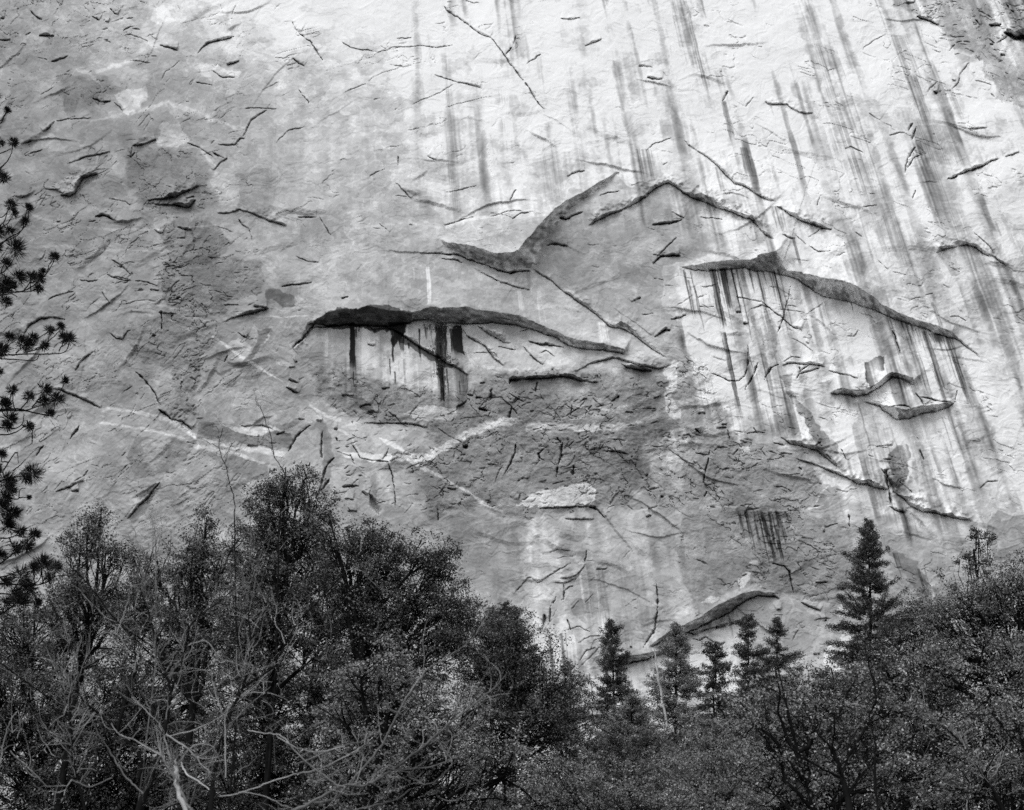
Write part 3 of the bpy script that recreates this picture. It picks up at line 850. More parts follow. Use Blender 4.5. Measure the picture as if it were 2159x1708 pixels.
step(C(2, 1, [(-20, -20, 0), (60, -10, 20), (130, 5, 44), (250, 0, 62), (400, -15, 48), (450, 5, 90), (560, 10, 118), (610, 30, 70), (650, 40, 34), (740, 62, 52), (830, 130, 98), (900, 165, 112), (990, 190, 118), (1080, 210, 104), (1170, 235, 76), (1240, 262, 52), (1350, 312, 50), (1500, 357, 40), (1600, 402, 48), (1700, 432, 40), (1740, 440, 12), (1860, 530, 5), (1880, 560, 0)]), L=130, k=1.15, back=.2, Lb=40, soft=.3, lay=.7)
step(C(2, 1, [(930, 775, 4), (1000, 775, 32), (1080, 795, 44), (1160, 788, 34), (1240, 742, 30), (1330, 672, 28), (1380, 685, 26), (1440, 712, 34), (1455, 730, 0)]), L=50, k=1.5, back=.5, Lb=30)
step(C(2, 1, [(1120, 825, 0), (1250, 860, 16), (1280, 895, 50), (1360, 948, 74), (1420, 935, 54), (1500, 910, 50), (1600, 892, 40), (1680, 862, 28), (1720, 835, 0)]), L=60, k=1.2, back=.3, Lb=40, soft=.3)
step(C(2, 1, [(1150, 590, 2), (1165, 640, 12), (1170, 740, 6)][::-1]), L=30, k=1.3)
step(C(2, 1, [(620, 1050, 0), (680, 1092, 22), (750, 1112, 26), (850, 1135, 22), (900, 1175, 20), (975, 1230, 12), (1000, 1250, 0)]), L=50, k=1.5, back=.5, Lb=20)
step(C(2, 1, [(700, 1180, 0), (830, 1225, 10), (950, 1272, 14), (1040, 1312, 18), (1100, 1352, 30), (1165, 1352, 34), (1210, 1372, 20), (1290, 1382, 12), (1300, 1390, 0)]), L=40, k=1.5, back=.5, Lb=18)
step(C(2, 1, [(1250, 1240, 4), (1300, 1300, 26), (1335, 1370, 38), (1340, 1400, 26), (1400, 1445, 26), (1450, 1492, 30), (1520, 1522, 24), (1600, 1532, 16), (1700, 1562, 22), (1815, 1580, 12), (1830, 1590, 0)]), L=50, k=1.5, back=.5, Lb=20)
step(C(1, 1, [(1055, 700, 6), (1080, 692, 24), (1200, 684, 24), (1290, 682, 20), (1400, 670, 26), (1500, 694, 24), (1620, 712, 4)]), L=34, k=1.9, back=.6, Lb=14)
step(C(1, 1, [(1460, 645, 4), (1560, 590, 10), (1700, 555, 14), (1780, 570, 16), (1880, 605, 18), (2000, 622, 14), (2085, 592, 4)]), L=24, k=1.6, back=.4, Lb=12)
step(C(1, 1, [(1760, 590, 4), (1800, 618, 30), (1900, 638, 30), (1960, 636, 8)]), L=20, k=1.7, back=.6, Lb=10)
step(C(1, 2, [(1630, 812, 0), (1720, 790, 26), (1850, 765, 44), (1950, 740, 34), (2030, 712, 20), (2060, 690, 0)]), L=60, k=1.6, back=.5, Lb=30, gap=1.2)
step(C(2, 2, [(-210, 680, 4), (-100, 632, 36), (0, 606, 52), (60, 572, 58), (200, 502, 64), (300, 456, 66), (400, 378, 44), (480, 348, 28), (580, 356, 12), (620, 372, 0)]), L=70, k=1.5, back=.5, Lb=36, gap=1.2, lay=1.6)
step(C(2, 2, [(40, 610, 0), (160, 560, 16), (260, 540, 26), (380, 512, 34), (410, 480, 6)]), L=14, k=1.7, back=.5, Lb=16)
step(C(2, 2, [(180, 555, 0), (260, 530, 14), (380, 500, 22), (400, 480, 4)]), L=20, k=1.5, back=.4, Lb=16)
step(C(0, 0, [(380, 1230, 4), (440, 1242, 28), (470, 1225, 28), (520, 1125, 22), (600, 1100, 12), (620, 1095, 0)]), L=40, k=1.6, back=.5, Lb=24)
step(C(0, 0, [(930, 1262, 4), (1010, 1256, 24), (1100, 1248, 36), (1160, 1212, 24), (1260, 1178, 12)]), L=36, k=1.6, back=.5, Lb=24)
step(C(0, 0, [(970, 1290, 4), (1090, 1297, 14), (1190, 1308, 30), (1230, 1262, 10)]), L=16, k=1.6, back=.5, Lb=14)
step(C(0, 0, [(835, 918, 4), (900, 912, 26), (985, 880, 12)]), L=30, k=1.6, back=.5, Lb=16)
step(C(0, 0, [(1370, 1345, 4), (1450, 1342, 12), (1510, 1322, 12), (1600, 1350, 16), (1660, 1374, 18), (1780, 1418, 16), (1810, 1430, 0)]), L=60, k=1.4, back=.5, Lb=24)
step(C(0, 1, [(1400, 335, 0), (1480, 300, 12), (1600, 268, 18), (1690, 240, 10)]), L=40, k=1.5, back=.5, Lb=24)
step(C(2, 0, [(530, 640, 4), (545, 658, 18), (660, 663, 20), (740, 710, 10), (835, 715, 4)]), L=50, k=1.4, back=.5, Lb=16)
step(C(2, 0, [(1600, 1600, 4), (1640, 1580, 22), (1700, 1560, 16), (1800, 1545, 14), (1850, 1560, 16), (1900, 1600, 18), (1960, 1615, 14), (2060, 1690, 6)]), L=50, k=1.4, back=.5, Lb=40)
step(C(1, 1, [(1180, -20, 8), (1300, 50, 10), (1400, 140, 10), (1500, 210, 26), (1560, 250, 18), (1650, 320, 8), (1700, 362, 20), (1760, 365, 36), (1830, 400, 26), (1930, 480, 14), (2060, 560, 8)]), L=26, k=.9, back=.3, Lb=20)
step(C(1, 1, [(1700, 230, 0), (1800, 300, 8), (1960, 415, 4)]), L=30, k=1.2)
lip(C(1, 0, [(480, 1600, 4), (600, 1595, 10), (740, 1610, 16), (900, 1670, 12), (960, 1700, 6)]), 20)
lip(C(1, 0, [(620, 1630, 4), (740, 1650, 12), (760, 1660, 0)]), 20)
lip(C(1, 1, [(830, -10, 6), (1000, 80, 10), (1180, 125, 8)]), 40)
# bands of dark shale-like rock inside the arch, and its inner flakes
step(C(1, 1, [(740, 350, 0), (800, 420, 14), (900, 480, 18), (960, 560, 12), (1025, 605, 6)]), L=30, k=1.5, back=.4, Lb=18)
step(C(1, 1, [(850, 350, 6), (900, 385, 28), (1000, 445, 28), (1060, 470, 8)]), L=40, k=1.3, back=.4, Lb=22)
step(C(1, 1, [(250, 345, 10), (380, 410, 18), (500, 495, 18), (620, 560, 16), (700, 610, 18), (800, 665, 10)]), L=10, k=1.6, back=.3, Lb=12)
for pts in ([(980, 482, 4), (1090, 507, 8)], [(1140, 480, 4), (1200, 550, 12), (1265, 595, 6)], [(1120, 392, 6), (1210, 368, 6)], [(1180, 460, 6), (1300, 470, 8)],
            [(1240, 525, 4), (1280, 510, 8), (1340, 540, 5)], [(830, 525, 4), (960, 520, 6), (990, 560, 4)], [(1000, 300, 4), (1100, 320, 5)],
            [(160, 470, 8), (215, 470, 12)], [(1820, 205, 6), (1880, 175, 14)]):
    lip(C(1, 1, pts), 14)

LIPS = {
 (0, 0): [[(0, 250, 8), (60, 256, 10)], [(190, 62, 6), (240, 112, 16), (262, 122, 8)], [(250, 228, 12), (300, 226, 20), (342, 226, 12)], [(0, 110, 14), (20, 115, 14)],
  [(320, 390, 8), (380, 372, 12), (430, 350, 6)], [(230, 365, 3), (300, 380, 8)], [(580, 103, 6), (620, 127, 14)], [(530, 152, 5), (572, 127, 8)], [(660, 135, 8), (685, 143, 10)],
  [(1010, 290, 5), (1060, 297, 12), (1120, 310, 18)], [(1250, 335, 4), (1310, 272, 14), (1370, 252, 16), (1470, 226, 10)], [(1430, 410, 12), (1515, 387, 6)],
  [(1240, 520, 8), (1260, 528, 4), (1340, 540, 6)], [(1340, 445, 4), (1400, 490, 6), (1480, 485, 10)], [(1845, 372, 10), (1880, 400, 8), (1920, 420, 12)], [(1885, 570, 8), (1950, 650, 5)],
  [(580, 620, 6), (640, 640, 20), (695, 640, 10)], [(590, 603, 6), (640, 582, 6)], [(720, 645, 3), (780, 700, 6)], [(690, 48, 6), (740, 86, 10)], [(350, 765, 4), (450, 752, 6), (590, 750, 5)],
  [(270, 830, 10), (310, 800, 14), (345, 765, 5)], [(130, 912, 5), (200, 885, 10)], [(180, 972, 4), (270, 942, 8)], [(430, 1030, 5), (540, 992, 9), (570, 985, 9), (640, 972, 9), (700, 955, 5)],
  [(280, 1192, 6), (350, 1197, 10), (400, 1222, 6)], [(820, 1000, 5), (835, 925, 5)], [(1180, 907, 5), (1250, 930, 7), (1370, 1010, 4)], [(1350, 1075, 6), (1390, 1027, 6), (1440, 1000, 9)],
  [(1370, 912, 4), (1480, 914, 9), (1520, 870, 8), (1548, 872, 5)], [(1530, 865, 6), (1580, 762, 9), (1680, 697, 6)], [(1540, 685, 4), (1660, 684, 5), (1740, 690, 6)],
  [(1740, 902, 4), (1820, 822, 7), (1930, 802, 4)], [(1585, 955, 5), (1618, 950, 5)], [(1040, 1165, 5), (1090, 1182, 8)], [(1170, 1252, 6), (1220, 1242, 10)], [(1240, 1307, 5), (1285, 1290, 6)],
  [(600, 1370, 4), (650, 1348, 20), (690, 1370, 10), (720, 1388, 6)], [(680, 1250, 5), (780, 1267, 5), (820, 1292, 4)], [(1505, 1380, 10), (1530, 1422, 9), (1570, 1450, 8), (1590, 1510, 4)],
  [(1880, 1370, 4), (1930, 1368, 14), (1995, 1372, 8)], [(2010, 1372, 4), (2085, 1480, 8)], [(970, 1445, 6), (1020, 1472, 10)], [(1120, 1502, 10), (1165, 1502, 16)], [(1440, 1562, 4), (1480, 1522, 6)],
  [(700, 1640, 6), (760, 1675, 10), (800, 1704, 6)], [(1870, 1620, 3), (1930, 1640, 6), (2010, 1662, 8)], [(1550, 1150, 6), (1570, 1175, 5)], [(160, 1080, 5), (210, 1112, 8)], [(830, 1158, 6), (870, 1158, 8)],
  [(515, 1225, 8), (545, 1275, 5)], [(400, 1170, 3), (440, 1120, 4)], [(360, 1400, 10), (380, 1400, 10)], [(1130, 390, 3), (1040, 460, 4), (1010, 520, 3)], [(1010, 580, 6), (1040, 560, 6)], [(1840, 130, 10), (1870, 190, 8), (1900, 205, 8)],
  [(1500, 20, 3), (1470, 70, 6), (1450, 130, 3)], [(1400, 1640, 8), (1370, 1646, 6)], [(1080, 1500, 6), (1060, 1510, 6)], [(0, 300, 8), (40, 300, 8)], [(1170, 645, 6), (1190, 645, 6)], [(440, 485, 8), (450, 470, 8)]],
 (1, 0): [[(645, 30, 6), (655, 55, 8), (750, 125, 12), (880, 218, 12), (940, 238, 8)], [(0, 265, 8), (60, 300, 7), (190, 327, 5)], [(240, 295, 4), (290, 322, 8)], [(190, 345, 3), (330, 300, 6), (480, 292, 5), (600, 300, 6), (690, 285, 4)],
  [(575, 470, 3), (660, 492, 5), (730, 517, 8), (800, 535, 14), (880, 553, 6)], [(1530, 292, 4), (1580, 270, 10), (1640, 250, 5)], [(1870, 412, 16), (1960, 422, 5)], [(1925, 485, 8), (1960, 492, 12), (2025, 496, 7)], [(1160, 405, 3), (1215, 375, 8), (1248, 340, 8)],
  [(540, 982, 10), (590, 1012, 6)], [(575, 1015, 3), (620, 1062, 7)], [(330, 1150, 3), (400, 1212, 9), (438, 1252, 5)], [(170, 1118, 6), (210, 1090, 6), (270, 1072, 3)], [(1420, 1117, 4), (1480, 1082, 9), (1530, 1077, 6)], [(1920, 952, 4), (1980, 905, 6), (2080, 872, 4)],
  [(1380, 115, 4), (1430, 120, 10), (1500, 115, 4)], [(340, 237, 4), (440, 240, 5)], [(300, 410, 3), (380, 420, 7)], [(1090, 232, 5), (1135, 220, 7)], [(1070, 1385, 6), (1130, 1345, 6), (1170, 1338, 8)], [(420, 1420, 8), (445, 1422, 8)], [(190, 1437, 4), (240, 1442, 5)], [(235, 1410, 4), (300, 1465, 5)],
  [(640, 1425, 6), (760, 1385, 8), (830, 1365, 3)], [(930, 1375, 3), (1050, 1335, 5), (1140, 1330, 3)], [(1370, 1372, 20), (1410, 1385, 14), (1470, 1355, 10), (1520, 1335, 4)], [(1290, 1545, 4), (1350, 1540, 18), (1415, 1555, 6)], [(2150, 1385, 8), (2070, 1410, 20), (1960, 1415, 10)][::-1],
  [(1960, 1660, 6), (2010, 1615, 14), (2135, 1612, 20)], [(1830, 1310, 6), (1780, 1330, 4)][::-1], [(1830, 1165, 8), (1900, 1155, 8)], [(1620, 1240, 4), (1680, 1220, 8), (1750, 1210, 4)], [(1980, 1620, 5), (2060, 1550, 8), (2110, 1500, 5)], [(2080, 1335, 4), (2159, 1375, 8)], [(660, 10, 6), (700, 14, 4)], [(780, 10, 5), (860, 22, 5)],
  [(440, 660, 3), (620, 580, 4), (700, 530, 3)], [(0, 590, 3), (150, 530, 5)], [(1750, 470, 5), (1810, 490, 5)], [(2015, 440, 6), (2045, 480, 5)], [(2020, 1045, 8), (2050, 1028, 5)], [(335, 1580, 8), (345, 1590, 5)]],
 (2, 0): [[(1670, 1135, 5), (1760, 1095, 20), (1850, 1063, 20), (2000, 1000, 8)], [(2040, 992, 6), (2080, 975, 12), (2130, 955, 14)], [(1810, 810, 6), (1860, 810, 9), (1920, 805, 4)], [(1310, 850, 8), (1380, 842, 6), (1430, 845, 3)], [(1025, 935, 6), (1060, 920, 8), (1145, 968, 4)], [(1180, 712, 6), (1250, 757, 7)],
  [(1700, 562, 3), (1745, 515, 7), (1760, 460, 12), (1815, 392, 5)], [(1140, 312, 3), (1200, 262, 5), (1290, 212, 5)], [(1180, 1222, 6), (1225, 1222, 6)], [(1480, 100, 20), (1560, 130, 14), (1620, 155, 6)], [(2040, 200, 22), (2100, 228, 46), (2200, 226, 46)], [(1940, 160, 8), (1975, 160, 20), (2015, 155, 10)],
  [(1690, 228, 4), (1740, 232, 8), (1780, 230, 4)], [(1940, 275, 10), (1960, 280, 6)], [(1640, 225, 4), (1670, 225, 4)], [(400, 672, 4), (430, 640, 6), (455, 610, 4)], [(1830, 1450, 5), (1900, 1520, 6), (1960, 1590, 6)], [(800, 1552, 5), (860, 1588, 8), (940, 1585, 4)], [(790, 1500, 3), (870, 1450, 6), (900, 1440, 6)],
  [(630, 1480, 5), (680, 1500, 12), (715, 1505, 5)], [(340, 1205, 4), (395, 1215, 6)], [(440, 1275, 5), (500, 1272, 5)], [(100, 1370, 4), (180, 1378, 7), (250, 1390, 4)], [(1240, 1650, 4), (1300, 1704, 6)], [(1250, 600, 5), (1290, 570, 5)], [(1945, 490, 8), (1955, 475, 6)], [(1600, 150, 8), (1620, 155, 5)],
  [(1420, 20, 10), (1470, 10, 6)], [(480, 292, 6), (500, 292, 6)], [(2100, 40, 5), (2155, 20, 5)], [(1960, 310, 5), (2050, 330, 5)], [(2010, 345, 16), (2040, 350, 8)], [(1690, 0, 3), (1685, 80, 4)], [(1140, 1310, 3), (1230, 1290, 5)], [(1340, 1190, 4), (1400, 1170, 3)], [(250, 620, 6), (285, 575, 6)]],
 (0, 1): [[(500, 62, 4), (560, 70, 7), (620, 62, 4)], [(715, 45, 6), (750, 45, 4), (830, 62, 3)], [(860, 68, 7), (930, 82, 8), (990, 98, 5)], [(300, 190, 5), (380, 150, 8), (460, 135, 4)], [(470, 627, 8), (530, 552, 12), (590, 510, 6)], [(330, 740, 8), (480, 792, 12), (570, 832, 16), (630, 870, 6)], [(480, 630, 4), (535, 637, 4)],
  [(1000, 882, 10), (1040, 905, 20), (1080, 942, 14)], [(1080, 938, 6), (1150, 955, 9), (1210, 1000, 12)], [(345, 1397, 4), (430, 1367, 12), (530, 1327, 8)], [(430, 1365, 4), (540, 1290, 4), (560, 1262, 6)], [(445, 1397, 6), (495, 1392, 14)], [(575, 1230, 4), (625, 1240, 6)], [(800, 1572, 5), (880, 1482, 14), (940, 1422, 14), (1005, 1340, 4)],
  [(1780, 100, 8), (1850, 87, 12), (1970, 80, 8)], [(1845, 492, 14), (1900, 442, 18), (1985, 340, 10)][::-1], [(1800, 735, 5), (1850, 765, 20), (1885, 780, 8)], [(1520, 985, 5), (1600, 985, 6), (1655, 982, 9), (1715, 1007, 4)], [(1880, 940, 10), (1920, 940, 4)], [(1990, 950, 14), (2025, 955, 10)], [(690, 395, 5), (740, 430, 8), (775, 435, 14)],
  [(775, 435, 10), (800, 385, 6), (825, 375, 4)], [(1005, 265, 10), (1050, 268, 8), (1120, 275, 5)], [(1600, 225, 14), (1680, 235, 12)], [(1410, 222, 8), (1500, 220, 5)], [(1500, 392, 5), (1555, 425, 10)], [(1415, 580, 10), (1440, 540, 6)], [(1820, 615, 10), (1860, 612, 6)], [(1860, 580, 10), (1875, 575, 8)], [(1820, 690, 14), (1880, 710, 6)],
  [(1240, 935, 10), (1280, 935, 5)], [(1145, 880, 5), (1190, 915, 7)], [(540, 1090, 5), (600, 1100, 5)], [(1040, 1187, 8), (1050, 1187, 8)], [(760, 1175, 6), (790, 1150, 8)], [(1180, 1085, 6), (1230, 1100, 8)], [(1390, 1130, 6), (1400, 1130, 6)], [(640, 725, 5), (650, 690, 5)], [(960, 410, 14), (980, 410, 8)], [(940, 460, 8), (990, 480, 6)],
  [(950, 125, 10), (1000, 125, 8)], [(1110, 175, 16), (1140, 170, 8)], [(1390, 180, 5), (1430, 200, 6)], [(1560, 1105, 10), (1630, 1108, 8)], [(1740, 1040, 10), (1800, 1015, 8)], [(1880, 690, 6), (1925, 675, 4)], [(2010, 780, 8), (2030, 775, 6)], [(2110, 1000, 14), (2130, 1000, 10)], [(2120, 1050, 14), (2130, 1080, 10)], [(910, 320, 6), (915, 310, 6)], [(1330, 320, 5), (1360, 312, 5)],
  [(2040, 1437, 8), (2060, 1437, 8)], [(2090, 1447, 10), (2150, 1449, 10)], [(1450, 275, 4), (1500, 260, 6)], [(1880, 250, 6), (1900, 255, 6)], [(1855, 180, 6), (1880, 215, 8)], [(640, 130, 5), (690, 210, 5)], [(160, 420, 3), (200, 1050, 3)][:1] + [(200, 1040, 6), (215, 985, 6)][:0]][:-1],
 (1, 1): [[(0, 790, 14), (75, 790, 8)], [(110, 870, 10), (150, 850, 16), (190, 855, 6)], [(250, 745, 14), (300, 740, 8)], [(140, 965, 8), (270, 965, 6), (400, 970, 14), (450, 975, 14), (540, 995, 8)], [(600, 1000, 5), (680, 1050, 5), (770, 1100, 8)], [(760, 1115, 24), (790, 1110, 24)], [(1250, 1500, 8), (1350, 1498, 12), (1450, 1492, 12), (1560, 1490, 8)], [(1560, 1490, 14), (1610, 1515, 14), (1655, 1560, 8)],
  [(1400, 1572, 5), (1500, 1574, 10), (1590, 1572, 4)], [(1475, 1090, 4), (1520, 1075, 6), (1560, 1050, 5)], [(1245, 1118, 8), (1290, 1120, 6)], [(1110, 1330, 6), (1140, 1310, 14), (1180, 1320, 8)], [(730, 1210, 4), (820, 1210, 5)], [(920, 1222, 10), (970, 1225, 6)], [(660, 1380, 8), (715, 1380, 10)], [(1190, 1225, 4), (1240, 1215, 8)], [(1120, 1185, 8), (1160, 1185, 6)],
  [(1290, 1130, 5), (1340, 1165, 6)], [(1290, 1210, 5), (1330, 1215, 6)], [(1640, 830, 8), (1690, 790, 6)], [(1700, 830, 8), (1745, 790, 18)], [(1680, 950, 5), (1730, 925, 7)], [(1790, 895, 10), (1840, 900, 8)], [(1820, 685, 6), (1840, 685, 6)], [(870, 712, 10), (900, 712, 8)], [(1060, 780, 5), (1150, 830, 8)], [(0, 1365, 14), (60, 1360, 16), (105, 1362, 8)], [(20, 1440, 10), (70, 1450, 8)], [(35, 1525, 12), (90, 1522, 8)],
  [(120, 1400, 14), (160, 1420, 14)], [(840, 800, 14), (880, 800, 6)], [(900, 820, 8), (940, 825, 8)], [(1300, 980, 8), (1350, 978, 6)], [(790, 780, 10), (820, 790, 8)], [(1900, 870, 4), (1980, 880, 5)], [(1480, 270, 6), (1490, 262, 6)], [(2000, 1250, 5), (2020, 1265, 8)], [(2010, 1425, 14), (2030, 1430, 8)], [(1920, 1560, 10), (1950, 1545, 18)], [(540, 1500, 3), (600, 1490, 3)], [(480, 750, 4), (505, 750, 4)],
  [(150, 1080, 4), (60, 1040, 4)][::-1], [(1970, 420, 4), (2040, 370, 20), (2070, 380, 6)], [(2070, 310, 6), (2120, 300, 14), (2150, 290, 14)], [(0, 180, 10), (35, 165, 12)], [(320, 145, 4), (365, 190, 5)], [(1560, 1140, 8), (1640, 1130, 8)], [(1520, 1110, 6), (1560, 1120, 6)], [(1580, 1175, 5), (1620, 1140, 5)], [(1420, 820, 6), (1440, 830, 6)], [(1500, 825, 12), (1545, 810, 8)]],
 (2, 1): [[(80, 1150, 6), (120, 1160, 10), (168, 1170, 6)], [(200, 1145, 4), (225, 1118, 8), (295, 1115, 6)], [(400, 1032, 6), (520, 1026, 6)], [(635, 605, 6), (660, 592, 12), (700, 585, 10), (800, 592, 14), (900, 610, 14)], [(640, 580, 4), (690, 548, 7), (750, 555, 5)], [(930, 635, 8), (1000, 655, 12), (1060, 660, 6), (1110, 680, 6)],
  [(340, 168, 5), (430, 190, 7), (500, 202, 5)], [(500, 200, 3), (620, 285, 10), (680, 345, 6), (750, 380, 16)], [(430, 250, 3), (500, 225, 8), (560, 240, 4)], [(390, 335, 14), (420, 335, 10)], [(340, 265, 14), (375, 262, 10)], [(600, 335, 4), (640, 310, 8)], [(750, 655, 10), (820, 630, 12), (860, 620, 12)], [(1040, 415, 5), (1080, 415, 8), (1115, 375, 4)], [(1690, 290, 8), (1740, 292, 6), (1790, 325, 4)],
  [(1500, 800, 4), (1600, 815, 14), (1700, 835, 5)], [(1480, 770, 6), (1530, 850, 14)], [(1260, 868, 5), (1400, 855, 8), (1440, 870, 4)], [(100, 905, 8), (145, 900, 10)], [(215, 997, 8), (275, 994, 10)], [(250, 975, 10), (280, 970, 8)], [(0, 1040, 10), (45, 1035, 8), (60, 1060, 5)], [(620, 1155, 4), (700, 1165, 6)], [(570, 1085, 8), (650, 1105, 8)], [(580, 1365, 6), (640, 1370, 5), (690, 1395, 6)], [(500, 1300, 6), (550, 1340, 6)],
  [(200, 1360, 8), (207, 1330, 8)], [(1180, 1330, 5), (1270, 1370, 8)], [(1220, 1115, 4), (1330, 1105, 6)], [(1880, 1380, 3), (1920, 1335, 8), (2000, 1330, 5)], [(890, 1650, 10), (900, 1650, 10)], [(860, 1435, 6), (900, 1437, 6)], [(750, 1690, 5), (830, 1695, 4)], [(140, 605, 5), (165, 600, 5)], [(1310, 1490, 6), (1360, 1520, 14), (1410, 1530, 8)], [(1000, 1130, 8), (1040, 1200, 6)],
  [(800, 0, 3), (1500, 0, 3)][:0] or [(1330, 10, 3), (1420, 30, 3)], [(900, 1150, 4), (980, 1225, 8)], [(1610, 1025, 5), (1640, 1030, 3)], [(0, 280, 16), (20, 280, 10)], [(110, 235, 4), (200, 232, 4)], [(780, 455, 10), (800, 460, 10)], [(690, 425, 3), (780, 480, 4), (820, 510, 4)], [(1340, 1080, 6), (1300, 1120, 6)][::-1], [(1940, 918, 5), (1990, 925, 4)]],
 (1, 2): [[(1080, 345, 3), (1170, 242, 7), (1200, 238, 3)], [(1190, 240, 3), (1235, 270, 7), (1300, 228, 6), (1380, 182, 5), (1450, 145, 3)], [(1380, 238, 10), (1440, 235, 10), (1480, 215, 6), (1535, 150, 5)], [(1340, 270, 6), (1400, 272, 10), (1470, 240, 5)], [(1390, 330, 4), (1430, 295, 7), (1460, 290, 4)], [(1310, 80, 3), (1360, 60, 5), (1440, 65, 3)], [(1360, 120, 3), (1400, 105, 5), (1460, 100, 3)],
  [(1310, 430, 4), (1340, 362, 6)], [(1600, 180, 10), (1640, 182, 10), (1670, 182, 6)], [(1560, 262, 3), (1600, 235, 4)], [(1240, 575, 4), (1265, 550, 9), (1280, 490, 12)], [(1315, 600, 14), (1330, 590, 14)], [(1490, 650, 3), (1560, 610, 6), (1640, 605, 4)], [(1500, 760, 3), (1540, 700, 6), (1600, 680, 4)], [(1440, 560, 6), (1500, 545, 4), (1560, 580, 3)], [(1500, 800, 3), (1560, 740, 6), (1620, 680, 3)],
  [(1560, 700, 3), (1590, 640, 5), (1640, 620, 3)], [(1400, 575, 3), (1440, 560, 6)], [(1850, 385, 3), (1880, 350, 3)], [(1780, 420, 3), (1860, 370, 4)], [(890, 400, 4), (930, 385, 4)], [(1810, 675, 10), (1825, 675, 10)], [(1380, 380, 8), (1400, 370, 4)], [(1440, 440, 3), (1500, 380, 5)]],
 (2, 2): [[(70, 628, 5), (110, 630, 14), (145, 610, 10), (200, 642, 10), (250, 655, 16), (280, 645, 4)], [(750, 390, 5), (810, 420, 14), (875, 447, 8)], [(840, 265, 6), (870, 262, 14), (920, 258, 8)], [(300, 60, 5), (355, 52, 5)], [(700, 640, 3), (715, 600, 6), (740, 570, 4)], [(950, 420, 3), (980, 400, 5)], [(830, 722, 10), (870, 722, 8)], [(280, 145, 5), (300, 152, 5)], [(930, 20, 8), (950, 30, 8)],
  [(720, 0, 3), (800, 30, 5), (880, 80, 4)], [(580, 480, 5), (640, 470, 6)], [(100, 600, 10), (0, 575, 14)][::-1], [(160, 560, 6), (60, 590, 6)][::-1]],
}
for (c_, r_), ls in LIPS.items():
    for pts in ls:
        if len(pts) < 2: continue
        ln_ = math.hypot(pts[-1][0] - pts[0][0], pts[-1][1] - pts[0][1]); wm_ = max(p[2] for p in pts)
        if wm_ < 9 and ln_ < 75: pts = [(p[0], p[1], p[2] * .48) for p in pts]
        lip(C(c_, r_, pts))
